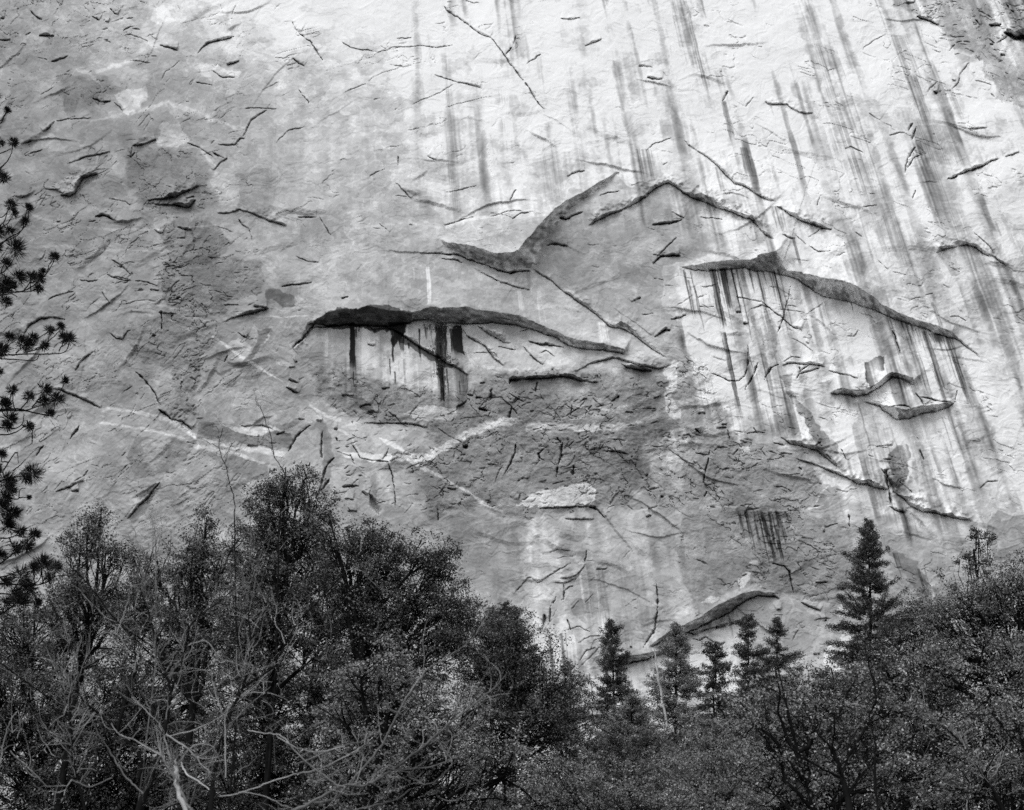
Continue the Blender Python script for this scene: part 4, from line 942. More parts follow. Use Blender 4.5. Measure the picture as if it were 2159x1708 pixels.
CRACKS = {
 (1, 0): [[(940, 238, 6), (1040, 370, 6), (1055, 400, 8), (1120, 480, 5), (1175, 560, 8), (1230, 640, 6), (1280, 690, 6)], [(1030, 345, 3), (1075, 290, 4), (1095, 232, 5)], [(350, 1040, 3), (352, 985, 4)], [(1060, 1260, 3), (1100, 1190, 4)]],
 (0, 0): [[(1870, 200, 4), (1960, 255, 8), (2030, 380, 6)], [(820, 1000, 4), (850, 960, 6)], [(1340, 970, 5), (1420, 1000, 4)]],
 (2, 0): [[(1455, 775, 12), (1430, 820, 6)], [(1455, 880, 6), (1475, 800, 4)], [(1410, 1100, 5), (1420, 1000, 9), (1465, 930, 8)], [(1420, 1060, 4), (1460, 995, 5), (1500, 980, 3)], [(1455, 1250, 12), (1475, 1200, 5)], [(850, 1300, 3), (870, 1240, 4)], [(2050, 30, 6), (2100, 80, 4)], [(250, 640, 5), (285, 580, 5)]],
 (1, 1): [[(1010, 1310, 3), (1050, 1240, 6), (1085, 1160, 7), (1100, 1095, 4)], [(1350, 1310, 6), (1365, 1220, 8), (1385, 1150, 18), (1390, 1090, 5)], [(1350, 1060, 8), (1380, 1090, 6)], [(1455, 1290, 22), (1462, 1235, 6)], [(1230, 700, 4), (1220, 770, 8)], [(1065, 690, 6), (1055, 720, 6)], [(1450, 850, 4), (1445, 920, 4)], [(1070, 860, 3), (1055, 925, 18), (1065, 900, 10)], [(940, 750, 6), (935, 820, 22)], [(1240, 1150, 4), (1250, 1190, 6)],
  [(290, 1220, 8), (320, 1300, 4), (330, 1420, 4), (330, 1500, 4)], [(60, 1100, 3), (110, 1190, 3), (290, 1215, 6)], [(170, 1410, 10), (200, 1480, 24), (230, 1545, 26)], [(1560, 1500, 5), (1600, 1500, 10)], [(600, 1500, 4), (605, 1590, 5)], [(1270, 1130, 3), (1235, 1160, 6)]],
 (2, 1): [[(180, 655, 8), (240, 675, 6), (300, 705, 6), (360, 702, 5), (400, 670, 6), (418, 580, 5), (412, 470, 4)], [(395, 760, 4), (440, 680, 7), (480, 585, 5)], [(175, 1140, 8), (150, 1280, 5), (130, 1340, 8)], [(320, 1170, 5), (355, 1125, 7)], [(680, 100, 3), (640, 300, 6), (600, 400, 3)], [(140, 1430, 6), (150, 1395, 4)], [(520, 690, 6), (560, 620, 8), (610, 600, 5)], [(720, 690, 5), (750, 650, 5), (740, 610, 4)], [(1500, 1130, 5), (1520, 1200, 5)],
  [(1720, 820, 4), (1740, 760, 4)], [(1280, 1260, 16), (1310, 1320, 10)], [(1380, 530, 6), (1330, 380, 5)], [(1290, 1260, 8), (1320, 1500, 6)], [(1060, 1620, 8), (1050, 1540, 5)], [(740, 650, 4), (800, 600, 6)]],
 (0, 1): [[(850, 640, 3), (920, 700, 8), (960, 760, 4), (1010, 850, 3)], [(1020, 260, 5), (1020, 380, 4)], [(1820, 1150, 6), (1870, 1050, 8), (1960, 975, 6)], [(2030, 1020, 6), (2025, 1160, 8), (2030, 1180, 8)], [(2010, 1420, 5), (2050, 1250, 10), (2110, 1180, 6)], [(2020, 1400, 6), (2080, 1320, 10)], [(200, 1100, 4), (205, 1040, 6), (215, 985, 4)], [(230, 1180, 4), (270, 1105, 6)], [(420, 1100, 3), (500, 980, 8)]],
 (1, 2): [[(1272, 470, 8), (1270, 500, 16), (1265, 545, 16)], [(1400, 280, 5), (1395, 375, 6)], [(1310, 430, 6), (1308, 520, 4)], [(1330, 400, 3), (1350, 350, 3)], [(1415, 500, 6), (1440, 570, 8)], [(1985, 260, 5), (1990, 460, 8), (1960, 590, 8), (1900, 680, 6)], [(1540, 60, 3), (1530, 150, 5)]],
 (2, 2): [[(575, 150, 6), (640, 165, 6), (675, 200, 8), (690, 280, 6), (702, 330, 4)]],
}
for (c_, r_), ls in CRACKS.items():
    for pts in ls:
        crack(C(c_, r_, pts), 1.3)

lip(C(0, 1, [(145, 400, 8), (180, 345, 14), (260, 305, 14), (330, 295, 8), (410, 308, 8)]))
# --- small breaks the eye does not follow one by one
rr = random.Random(7)
DENS = [  # region x0,y0,x1,y1, count, mean angle (deg, rising to the right), spread, length, width
    (0, 20, 330, 170, 40, 12, 40, 12, 1.5), (0, 180, 430, 560, 18, 22, 22, 20, 1.1), (330, 20, 620, 260, 16, 28, 22, 22, .9),
    (60, 560, 620, 1080, 40, 40, 16, 20, 1.1), (250, 480, 560, 640, 60, 5, 30, 18, 1.5), (700, 620 + 210, 1400, 1080, 300, 8, 60, 14, 1.9),
    (1430, 880, 1760, 1080, 90, -20, 40, 14, 1.7), (1000, 820, 1250, 880, 50, 0, 50, 14, 1.9), (1250, 460, 1520, 680, 50, 10, 35, 18, 1.0), (560, 100, 1100, 600, 26, 14, 25, 20, .7),
    (1960, 0, 2159, 210, 70, -15, 50, 14, 1.7), (1400, 400, 2159, 700, 26, -12, 40, 24, .9), (1640, 640, 2159, 1100, 60, -12, 40, 20, 1.0), (1250, 200, 2100, 420, 24, 0, 50, 22, .7),
    (930, 1090, 1500, 1300, 16, 10, 40, 16, .7), (1450, 1100, 1800, 1400, 90, 5, 50, 14, 1.3), (1140, 1180, 1290, 1400, 30, 45, 20, 24, .7)]
for (x0, y0, x1, y1, n_, am, asp, ln, wd) in DENS:
    for _ in range(n_):
        x, y = rr.uniform(x0, x1), rr.uniform(y0, y1)
        a = math.radians(-(am + rr.gauss(0, asp * .6)))
        l = ln * math.exp(rr.gauss(0, .5)); w = wd * .6 * math.exp(rr.gauss(0, .7)); l *= 1.2
        q = rr.uniform(-.35, .35)
        pts = []
        for i in range(4):
            t = i / 3 - .5
            pts.append((x + l * t * math.cos(a) - l * q * (t * t) * math.sin(a), y + l * t * math.sin(a) + l * q * (t * t) * math.cos(a) + rr.uniform(-.8, .8), w * (1 - abs(t) * 1.5)))
        if rr.random() < .7: lip(pts, 7 + rr.random() * 16)
        else: crack(pts, .5)

# connected joints: grooves along noise contours, in bands with a common direction
for sd_3, sx_, sy_, an_, th_, dp_, zone in (
        (1101, 120, 34, .62, .016, .17, sstep(640, 420, X) * sstep(380, 520, Y)), (1111, 80, 22, .35, .016, .14, sstep(620, 420, X)),
        (1121, 130, 40, .25, .022, .12, sstep(300, 500, X) * sstep(1250, 1050, X) * sstep(620, 420, Y)), (1131, 90, 40, -.3, .022, .12, sstep(1250, 1500, X)),
        (1141, 46, 26, .15, .026, .26, R), (1151, 40, 30, -.7, .022, .28, R), (1161, 160, 60, .9, .012, .14, sstep(640, 420, X))):
    uu = X * math.cos(an_) - Y * math.sin(an_); vv_ = X * math.sin(an_) + Y * math.cos(an_)
    rn = fbm(uu / sx_ + .4 * fbm(X / 30, Y / 30, sd_3 + 9, 2), vv_ / sy_, sd_3, 4, .55)
    gate = sstep(.0, .3, fbm(uu / 70, vv_ / 50, sd_3 + 5, 3)) * zone
    P -= dp_ * gate * sstep(th_, 0, np.abs(rn)) * 1.6
    P += dp_ * .6 * gate * sstep(-.06, .06, rn)

for i_ in range(190):
    x = rr.uniform(-20, 2180); y = rr.uniform(-20, 1320)
    if 650 < x < 1400 and 640 < y < 1080: continue
    am = np.interp(x, [0, 600, 1300, 2159], [28, 18, -8, -22]) + rr.gauss(0, 22)
    a = math.radians(-am); l = rr.uniform(50, 190); q = rr.uniform(-.5, .5); w = rr.uniform(.5, 2.0) * (1.3 if x < 600 else 1)
    pts = []
    for i in range(6):
        t = i / 5 - .5
        pts.append((x + l * t * math.cos(a) - l * q * t * t * math.sin(a), y + l * t * math.sin(a) + l * q * t * t * math.cos(a) + rr.uniform(-2, 2), w * (1.05 - abs(t) * 2) + .05))
    step(pts, L=rr.uniform(30, 90), k=2.4, back=.35, Lb=24, mw=rr.choice([2.5, 4, 7, 11]))

# rough zones: blocky small relief
bl = fbm(X / 11 + .7 * fbm(X / 22, Y / 22, 905, 2), Y / 8, 901, 4, .6)
P += R * 0.16 * bl
P += R * 0.12 * np.abs(fbm(X / 24, Y / 17, 931, 3))
A *= 1 + R * 0.07 * fbm(X / 4, Y / 4, 941, 2)
A *= 1 + 0.055 * fbm(X / 34, Y / 20, 951, 5, .65) + 0.05 * big
# weathered blotches (lichen) everywhere, pale fresh scars
sc_ = fbm(X / 60, Y / 44, 961, 5, .6)
A *= 1 - 0.10 * sstep(.14, .2, sc_) + 0.09 * sstep(.16, .2, -sc_)
sc2 = fbm(X / 22, Y / 15, 971, 4, .6)
A *= 1 - 0.07 * sstep(.2, .28, sc2) + 0.10 * sstep(.26, .31, -sc2)

# plates of slightly different stone with crisp edges, pale seams and dark hairlines
pn = fbm(X / 95 + .5 * fbm(X / 40, Y / 40, 1001, 2), Y / 60 + .5 * fbm(X / 40, Y / 40, 1003, 2), 1005, 4, .55) * 5.0
lev = np.floor(pn); fr = pn - lev
stepv = vnoise(lev * 3.7 + .5, lev * 0 + .5, 1009)
stepn = vnoise((lev + 1) * 3.7 + .5, lev * 0 + .5, 1009)
A *= 1 + 0.05 * (stepv + (stepn - stepv) * sstep(.93, 1.0, fr))
P += 0.05 * (lev + sstep(.9, 1.0, fr))
pn2 = fbm(X / 42 + Y / 90, Y / 30, 1015, 4, .6) * 5.0
lev2 = np.floor(pn2); fr2 = pn2 - lev2
A *= 1 + 0.035 * vnoise(lev2 * 2.3 + .5, lev2 * 0 + .5, 1019)

for sd_2, sx_, sy_, an_, am_, th_ in ((1031, 90, 60, .5, .11, .022), (1041, 60, 34, -.35, .09, .02), (1051, 34, 20, .2, .08, .025), (1061, 70, 40, 1.0, -.10, .016), (1071, 40, 20, .1, -.12, .016)):
    uu = X * math.cos(an_) - Y * math.sin(an_); vv_ = X * math.sin(an_) + Y * math.cos(an_)
    rn = fbm(uu / sx_, vv_ / sy_, sd_2, 3, .5)
    gate = sstep(.0, .25, fbm(X / 80, Y / 80, sd_2 + 5, 2))
    A *= 1 + am_ * gate * sstep(th_, th_ * .3, np.abs(rn))
ALB_LIGHT = np.clip(LIGHT_TONE * A ** 1.75, 0.012, 0.84)
P = np.where((X < -60) | (X > 2220) | (Y < -60), P * 1.0, P)

a_ = (X - CX) / FPX
b_ = (CY - Y) / FPX
dy_ = CP - b_ * SP
dz_ = SP + b_ * CP
Yd = YW - P
# the face bends away towards its far edges so that it closes as one massive body
t_ = Yd / dy_
VX3 = a_ * t_; VZ3 = CAMZ + dz_ * t_
V = np.stack([VX3, Yd, VZ3], -1).reshape(-1, 3)
ny, nx = X.shape
idx = np.arange(ny * nx).reshape(ny, nx)
F = np.stack([idx[:-1, :-1], idx[1:, :-1], idx[1:, 1:], idx[:-1, 1:]], -1).reshape(-1, 4)
# back of the body: a shallow box behind the face, joined along its rim
rim = np.concatenate([idx[0, :], idx[1:, -1], idx[-1, -2::-1], idx[-2:0:-1, 0]])
back = V[rim].copy(); back[:, 1] = YW + 160.0
nb = len(V); V = np.concatenate([V, back])
m_ = len(rim); ii = np.arange(m_); jj = (ii + 1) % m_
F = np.concatenate([F, np.stack([rim[ii], rim[jj], nb + jj, nb + ii], -1)])
alb_light = np.concatenate([ALB_LIGHT.ravel(), ALB_LIGHT.ravel()[rim]]); rg = np.concatenate([R.ravel(), R.ravel()[rim]])
cliff = link('cliff', mesh_np('cliff', V, F, [rock_mat()], {'albedo_light': alb_light, 'rough_zone': rg}))
tag(cliff, 'huge pale granite cliff with arched roofs, dark water stains and pale dykes', None, None, 'structure')
del V, F
# ---------------------------------------------------------------- ground
gx = np.concatenate([[-3000, -1200, -600], np.linspace(-300, 300, 121), [600, 1200, 3000]])
gy = np.concatenate([[-3000, -1000, -300], np.linspace(-100, 260, 91), [600, 1200, 3000]])
GXX, GYY = np.meshgrid(gx, gy)
GZ = 26 * sstep(110, 222, GYY) + 0.35 * fbm(GXX / 9 + 40, GYY / 9 + 40, 21, 3) * sstep(3, 12, np.hypot(GXX, GYY))
gi = np.arange(GXX.size).reshape(GXX.shape)
GF = np.stack([gi[:-1, :-1], gi[:-1, 1:], gi[1:, 1:], gi[1:, :-1]], -1).reshape(-1, 4)
gm, nt, b = new_mat('forest_floor')
nt.links.new(mth(nt, 'MULTIPLY_ADD', tex(nt, 1.4, 7, .7), 0.10, 0.01), b.inputs['Base Color'])
tag(link('ground', mesh_np('ground', np.stack([GXX, GYY, GZ], -1).reshape(-1, 3), GF, [gm])), 'dark forest floor of duff and boulders below the cliff', None, None, 'structure')


def ground_z(x, y):
    return float(26 * sstep(110, 222, np.array(float(y)))) - 0.3


# ---------------------------------------------------------------- plant building blocks
class Geo:
    def __init__(s):
        s.V = []; s.F = []; s.n = 0

    def add(s, V, F):
        s.V.append(V); s.F.append(F + s.n); s.n += len(V)

    def tube(s, pts, rad, sides=6):
        pts = np.asarray(pts, float); rad = np.asarray(rad, float)
        n = len(pts)
        T = np.gradient(pts, axis=0)
        T /= np.linalg.norm(T, axis=1, keepdims=True) + 1e-9
        ref = np.array([0.13, 0.31, 0.94]) if abs(T[0][2]) < .85 else np.array([0.9, 0.1, 0.2])
        A1 = np.cross(T, ref); A1 /= np.linalg.norm(A1, axis=1, keepdims=True) + 1e-9
        A2 = np.cross(T, A1)
        an = np.arange(sides) / sides * 2 * math.pi
        ring = (A1[:, None, :] * np.cos(an)[None, :, None] + A2[:, None, :] * np.sin(an)[None, :, None]) * rad[:, None, None]
        Vv = (pts[:, None, :] + ring).reshape(-1, 3)
        i = np.arange(n - 1)[:, None] * sides; j = np.arange(sides)[None, :]; k = (j + 1) % sides
        Ff = np.stack([i + j, i + k, i + sides + k, i + sides + j], -1).reshape(-1, 4)
        s.add(Vv, Ff)

    def leaves(s, c, ln, wd, rng, up=0.4, axis=None):
        """a kite shaped leaf at every centre"""
        n = len(c)
        nrm = rng.normal(size=(n, 3)); nrm[:, 2] = np.abs(nrm[:, 2]) + up
        nrm /= np.linalg.norm(nrm, axis=1, keepdims=True)
        a = rng.normal(size=(n, 3)) if axis is None else axis + rng.normal(size=(n, 3)) * .45
        a -= nrm * (a * nrm).sum(1, keepdims=True)
        a /= np.linalg.norm(a, axis=1, keepdims=True) + 1e-9
        bb = np.cross(nrm, a)
        L = (ln * rng.uniform(.6, 1.35, n))[:, None]; Wd = (wd * rng.uniform(.6, 1.3, n))[:, None]
        Vv = np.stack([c - a * L * .5, c + bb * Wd * .5 - a * L * .08, c + a * L * .5, c - bb * Wd * .5 - a * L * .08], 1).reshape(-1, 3)
        s.add(Vv, np.arange(n * 4).reshape(n, 4))

    def mesh(s, name, mats, smooth=True):
        return mesh_np(name, np.concatenate(s.V), np.concatenate(s.F), mats, smooth=smooth)


def smooth_line(pts, n=5):
    """Catmull-Rom through points (k, d)"""
    p = np.asarray(pts, float)
    if len(p) < 3:
        t = np.linspace(0, 1, n + 1)[:, None]
        return p[0] * (1 - t) + p[-1] * t
    q = np.vstack([2 * p[0] - p[1], p, 2 * p[-1] - p[-2]])
    out = []
    for i in range(1, len(q) - 2):
        t = (np.arange(n) / n)[:, None]
        out.append(.5 * (2 * q[i] + (q[i + 1] - q[i - 1]) * t + (2 * q[i - 1] - 5 * q[i] + 4 * q[i + 1] - q[i + 2]) * t * t + (3 * q[i] - q[i - 1] - 3 * q[i + 1] + q[i + 2]) * t ** 3))
    out.append(p[-1:])
    return np.vstack(out)


def wander(a, b, rng, amp=.12, n=6, sag=0.0):
    """a slightly crooked line from a to b"""
    a = np.asarray(a, float); b = np.asarray(b, float)
    L = np.linalg.norm(b - a)
    t = np.linspace(0, 1, n)[:, None]
    p = a * (1 - t) + b * t
    off = np.cumsum(rng.normal(size=(n, 3)) * amp * L / n ** .5 * .6, axis=0)
    off -= t * off[-1]
    p = p + off * np.sin(t * math.pi) ** .5
    p[:, 2] += sag * L * np.sin(t[:, 0] * math.pi)
    return p


MAT_OAK = leaf_mat('oak_leaf', 0.012, 0.38, .35, 2.4)
MAT_OAK_PALE = leaf_mat('oak_leaf_pale', 0.03, 0.70, .4, 2.0)
MAT_FIR = leaf_mat('fir_needles', 0.015, 0.20, .2, 1.6)
MAT_CEDAR = leaf_mat('cedar_foliage', 0.05, 0.55, .35, 1.4)
MAT_PINE = leaf_mat('pine_needles', 0.008, 0.03, .1, 1.2)
MAT_BARK = bark_mat('dark_bark', 0.004, 0.018)
MAT_BARKG = bark_mat('grey_bark', 0.015, 0.22, 1.6, (1, 1, .6))
MAT_TWIG = bark_mat('pale_twig', 0.07, 0.50, 1.6, (1, 1, .6))
MAT_DEAD = bark_mat('bleached_wood', 0.3, 0.6)


def root_at(name, x, y, D):
    o = bpy.data.objects.new(name, None)
    COL.objects.link(o)
    p = at(x, y, D)
    o.location = (p[0], D, ground_z(p[0], D))
    o.empty_display_size = 1
    bpy.context.view_layer.update()
    return o


def crown_tree(name, label, cat, x, D, lobes, leaf=4.0, lai=2.6, mat=None, bark=None, seed=0, group=None, trunk_r=.16, clump=11, top=None, gaps=.35, squash=1.0, limb_n=1, wd=.62, lean=0.0):
    """a broadleaf tree; lobes = (x, y, r[, depth offset m]) in measured units at depth D"""
    rng = np.random.default_rng(1000 + seed)
    u = upp(D)
    ys = [l[1] for l in lobes]
    yl = max(ys)
    root = root_at(name, x, yl, D)
    base = np.array(root.location)
    wood = Geo(); green = Geo()
    cents = []
    for l in lobes:
        c = at(l[0], l[1], D + (l[3] if len(l) > 3 else rng.uniform(-.6, .6) * l[2] * u))
        cents.append((c, l[2] * u * 1.06))
    hi = min(range(len(lobes)), key=lambda i: lobes[i][1])
    lo = max(c[2] - r for c, r in cents)
    fork = base * .5 + cents[hi][0] * .5
    fork = np.array([base[0] * .6 + cents[hi][0][0] * .4 + lean, D, max(base[2] + 1.0, min(c[2] - r * .8 for c, r in cents))])
    topp = cents[hi][0] + np.array([0, 0, cents[hi][1] * .75])
    trunk = smooth_line([base - [0, 0, .4], (base + fork) / 2 + rng.normal(size=3) * .12, fork, fork * .5 + topp * .5 + rng.normal(size=3) * u * 6, topp], 6)
    wood.tube(trunk, np.linspace(trunk_r, trunk_r * .12, len(trunk)), 8)
    for (c, r), l in zip(cents, lobes):
        # limb from the nearest fitting height of the trunk
        h = c[2] - max(r * 1.2, .25 * (c[2] - base[2]) * .6)
        i = int(np.argmin(np.abs(trunk[:, 2] - h)))
        limb = wander(trunk[i], c, rng, .16, 8, -.04)
        rr0 = min(trunk_r * .55, r * .10 + .012)
        wood.tube(limb, np.linspace(rr0, rr0 * .3, 8), 5)
        leaf_ = leaf * 1.18
        nl = int(lai * 1.15 * math.pi * l[2] ** 2 / (leaf_ * leaf_ * wd * .55))
        per = 54
        nc = max(6, nl // per)
        d = rng.normal(size=(nc, 3)); d /= np.linalg.norm(d, axis=1, keepdims=True)
        rad = rng.uniform(.12, 1, nc) ** .45
        # uneven outline: the radius changes with direction
        wob = 1 + .30 * np.sin(d[:, 0] * 5 + seed + d[:, 2] * 4) + .2 * np.sin(d[:, 2] * 9 + d[:, 1] * 6 + seed * 2)
        cc = c + d * (rad * wob)[:, None] * r * np.array([1, 1, squash])
        # gaps
        gn = np.sin(cc[:, 0] / (u * 23) + seed) + np.sin(cc[:, 2] / (u * 19) + seed * 1.7) + np.sin((cc[:, 0] + cc[:, 2]) / (u * 11) + 1.3 * seed) + np.sin(cc[:, 1] / (u * 25))
        cc = cc[gn > -1.4 + gaps * 1.6 * rng.random(len(gn)) + (gaps - .35)]
        for k in range(0, len(cc), 3):
            s0 = limb[rng.integers(3, 8)]
            wood.tube(wander(s0, cc[k], rng, .2, 5), np.array([rr0 * .3, rr0 * .24, rr0 * .18, rr0 * .12, rr0 * .06]) + .002, 3)
        cr = clump * u * rng.uniform(.5, 1.4, len(cc))
        pts = np.repeat(cc, per, 0) + rng.normal(size=(len(cc) * per, 3)) * np.repeat(cr, per)[:, None] * np.array([.8, .8, .5])
        green.leaves(pts, leaf_ * u, leaf_ * u * wd, rng)
        # outliers round the edge
        no = len(cc) * 3
        e = rng.normal(size=(no, 3)); e /= np.linalg.norm(e, axis=1, keepdims=True)
        green.leaves(c + e * r * rng.uniform(.95, 1.22, no)[:, None], leaf * u, leaf * u * wd, rng)
    tk = link('trunk', wood.mesh('trunk', [bark or MAT_BARK]), root)
    cr_ = link('crown', green.mesh('crown', [mat or MAT_OAK], smooth=False), root)
    tag(root, label, cat, group)
    return root


def conifer(name, label, x, ytop, ybase, hw, D, seed=0, mat=None, group=None, dens=1.0, leaf=3.2, lean=0.0, ragged=.6, shape=.8, droop=-.1, cat='conifer', trunk_r=None, bare=0.0):
    """a fir, cedar or pine: whorls of boughs whose sprays of needles get denser to the tips"""
    rng = np.random.default_rng(3000 + seed)
    root = root_at(name, x + lean, ybase, D)
    base = np.array(root.location)
    u = upp(D, ytop)
    tip = at(x, ytop, D)
    low = at(x + lean, ybase, D)
    wood = Geo(); green = Geo()
    H = tip[2] - low[2]
    r0 = trunk_r or max(.10, .011 * (tip[2] - base[2]))
    tr = smooth_line([base - [0, 0, .4], low, (low + tip) / 2 + [rng.normal() * u * 1.5, 0, 0], tip], 8)
    wood.tube(tr, np.interp(tr[:, 2], [base[2], tip[2]], [r0, .02]), 7)
    ny_ = int((ybase - ytop) / 4.2)
    sd0 = rng.uniform(0, 6, 8)
    for i in range(ny_):
        t = (i + rng.random() * 1.6) / (ny_ + 1)
        z = tip[2] - H * t
        cx = tip[0] + (low[0] - tip[0]) * t
        env = 1.35 * hw * u * (t ** shape) * (1 + .2 * math.sin(t * 17 + sd0[0]) + .2 * math.sin(t * 41 + sd0[1])) + 4 * u
        nb_ = int(rng.integers(2, 8)) if t > .1 else 4
        if t > .15 and math.sin(t * 37 + sd0[4]) + .6 * math.sin(t * 83 + sd0[5]) > .55: nb_ = 1
        for kx in range(nb_):
            if bare and rng.random() < bare * t: continue
            a = rng.uniform(0, 2 * math.pi)
            L = env * (1 - ragged * rng.random() ** .8) * (1 + .18 * math.sin(a * 2 + sd0[2] + t * 8))
            s0 = np.array([cx, D, z])
            e = s0 + np.array([math.cos(a) * L, math.sin(a) * L, L * (droop + .45 * (1 - t) + rng.uniform(-.28, .25))])
            pl = wander(s0, e, rng, .08, 5, -.06)
            wood.tube(pl, np.linspace(.5 * u + .01, .15 * u, 5), 3)
            m = max(3, int(L / u * .30 * dens))
            tt = rng.uniform(.18, 1, m) ** .7
            c = s0 + (e - s0) * tt[:, None]
            c[:, 2] += -.06 * L * np.sin(tt * math.pi)
            spread_ = (0.9 + 2.9 * (1 - np.abs(tt - .8))) * u * (0.6 + .4 * min(1, L / (30 * u)))
            per = 13
            pp = np.repeat(c, per, 0) + rng.normal(size=(m * per, 3)) * np.repeat(spread_, per)[:, None] * np.array([1, 1, .85])
            ax = (e - s0) / (np.linalg.norm(e - s0) + 1e-9)
            green.leaves(pp, leaf * 1.25 * u, leaf * u * .48, rng, .3, ax[None, :])
    link('trunk', wood.mesh('trunk', [MAT_BARK]), root)
    link('crown', green.mesh('crown', [mat or MAT_FIR], smooth=False), root)
    tag(root, label, cat, group)
    return root


def limbs_tree(name, label, cat, D, limbs, base_xy, mat, seed, twig=(1.0, 90), group=None, depth=.35, twig_mat=None, reach=1.0):
    """a leafless tree: traced limbs [(x, y, width)] plus grown twigs"""
    rng = np.random.default_rng(5000 + seed)
    u = upp(D, 1500)
    root = root_at(name, base_xy[0], base_xy[1], D)
    base = np.array(root.location)
    wood = Geo(); tw = Geo()
    for li, pl in enumerate(limbs):
        dd = D * (1 + depth * .06 * math.sin(li * 2.4 + seed))
        s_ = smooth_line(pl, 6)
        nn = len(s_)
        dep = D + (dd - D) * np.linspace(0, 1, nn) if li else np.full(nn, D)
        P3 = np.array([at(a, b_, q) for (a, b_, c), q in zip(s_, dep)])
        rad = np.maximum(s_[:, 2], .8) * .5 * u
        if li == 0:
            P3 = np.vstack([[base - [0, 0, .4]], [(base * .4 + P3[0] * .6)], P3]); rad = np.concatenate([[rad[0] * 1.6, rad[0] * 1.25], rad])
        jit = rng.normal(size=P3.shape) * u * .8
        wood.tube(P3 + jit, rad * rng.uniform(.9, 1.12, len(rad)), 7)
        # twigs
        npt = len(P3)
        Ls = np.linalg.norm(np.diff(P3, axis=0), axis=1).sum() / u
        for _ in range(int(Ls / 30 * twig[0])):
            i = int(rng.integers(npt // 5, npt))
            T = P3[min(i + 1, npt - 1)] - P3[max(i - 1, 0)]; T /= np.linalg.norm(T) + 1e-9

            def grow(p, T, L, r, lev):
                n = 7
                q = [p]
                dirn = T.copy()
                curl = rng.normal(size=3) * .22 + np.array([0, 0, .13])
                for k in range(n):
                    dirn = dirn + curl + rng.normal(size=3) * .17
                    dirn /= np.linalg.norm(dirn)
                    q.append(q[-1] + dirn * L / n)
                q = np.array(q)
                tw.tube(q, np.linspace(r, r * .3, n + 1), 4 if lev == 0 else 3)
                if lev < 2:
                    for _k in range(int(rng.integers(1, 4))):
                        j = int(rng.integers(1, n))
                        d2 = (q[j + 1] - q[j]); d2 /= np.linalg.norm(d2)
                        d2 = d2 + rng.normal(size=3) * .75; d2 /= np.linalg.norm(d2)
                        grow(q[j], d2, L * rng.uniform(.4, .7), r * .55, lev + 1)
            d = T + rng.normal(size=3) * .9; d /= np.linalg.norm(d)
            grow(P3[i], d, twig[1] * u * rng.uniform(.5, 1.5) * reach, min(max(rad[i] * .4, .7 * u), 1.3 * u), 0)
    link('trunk', wood.mesh('trunk', [mat]), root)
    if tw.n: link('twigs', tw.mesh('twigs', [twig_mat or mat]), root)
    tag(root, label, cat, group)
    return root


def Q(c, r, pts, s=1.0):
    return [(OR[0][c] + K * p[0], OR[1][r] + K * p[1], K * p[2] * s) for p in pts]


# ---------------------------------------------------------------- the trees
OAKS = 'leafy trees at the foot of the cliff'
# far rank first: conifers against the wall
conifer('fir_tree', 'tallest dark pointed conifer, on the right with its crown against the cliff', 1828, 1094, 1500, 92, 88, 1, group='conifers below the cliff', dens=1.35, lean=14, shape=.72, leaf=3.4, droop=-.02)
conifer('fir_tree', 'slender dark conifer standing alone in the middle between pale water stains', 1288, 1304, 1600, 62, 95, 2, group='conifers below the cliff', dens=1.6, lean=10, shape=.62, leaf=3.2)
conifer('cedar_tree', 'soft grey bushy conifer right of the slender middle one, in front of a dark arch', 1426, 1312, 1600, 78, 70, 3, mat=MAT_CEDAR, group='conifers below the cliff', dens=1.2, shape=.75, leaf=3.6, ragged=.5)
conifer('fir_tree', 'dark conifer, left of two neighbours under the lower arch', 1577, 1294, 1500, 46, 82, 4, group='conifers below the cliff', dens=1.4, shape=.62, lean=4)
conifer('fir_tree', 'dark conifer, right of two neighbours under the lower arch', 1638, 1300, 1500, 56, 84, 5, group='conifers below the cliff', dens=1.3, shape=.7, lean=4)
conifer('fir_tree', 'blunt conifer top with the broken outline, behind the right shoulder of the leafy mass', 1064, 1270, 1520, 60, 60, 6, group='conifers below the cliff', dens=1.3, shape=.55)
conifer('fir_tree', 'lower conifer top beside the blunt one, nearer the big leafy oak', 1036, 1280, 1500, 40, 62, 7, group='conifers below the cliff', dens=1.3, shape=.5)
conifer('fir_tree', 'narrow conifer rising just right of the blunt top', 1084, 1283, 1500, 52, 61, 8, group='conifers below the cliff', dens=1.3, shape=.5)
conifer('pine_tree', 'small open pine between the grey conifer and the bright streak', 1507, 1358, 1540, 44, 74, 9, group='conifers below the cliff', dens=1.0, shape=.35, ragged=.6, leaf=3.8)
conifer('fir_tree', 'short dark conifer beside the black water stain, low in the middle', 1192, 1408, 1560, 26, 80, 10, group='conifers below the cliff', dens=1.2, shape=.5)
conifer('cedar_tree', 'pale feathery conifer low in the middle, below the slender dark one', 1330, 1470, 1760, 120, 48, 11, mat=MAT_CEDAR, group='conifers below the cliff', dens=1.4, shape=.6, ragged=.5, leaf=4.0)
conifer('cedar_tree', 'pale feathery conifer at the bottom edge, left of the wide right-hand oak', 1500, 1520, 1800, 130, 44, 12, mat=MAT_CEDAR, group='conifers below the cliff', dens=1.4, shape=.6, ragged=.5, leaf=4.2)
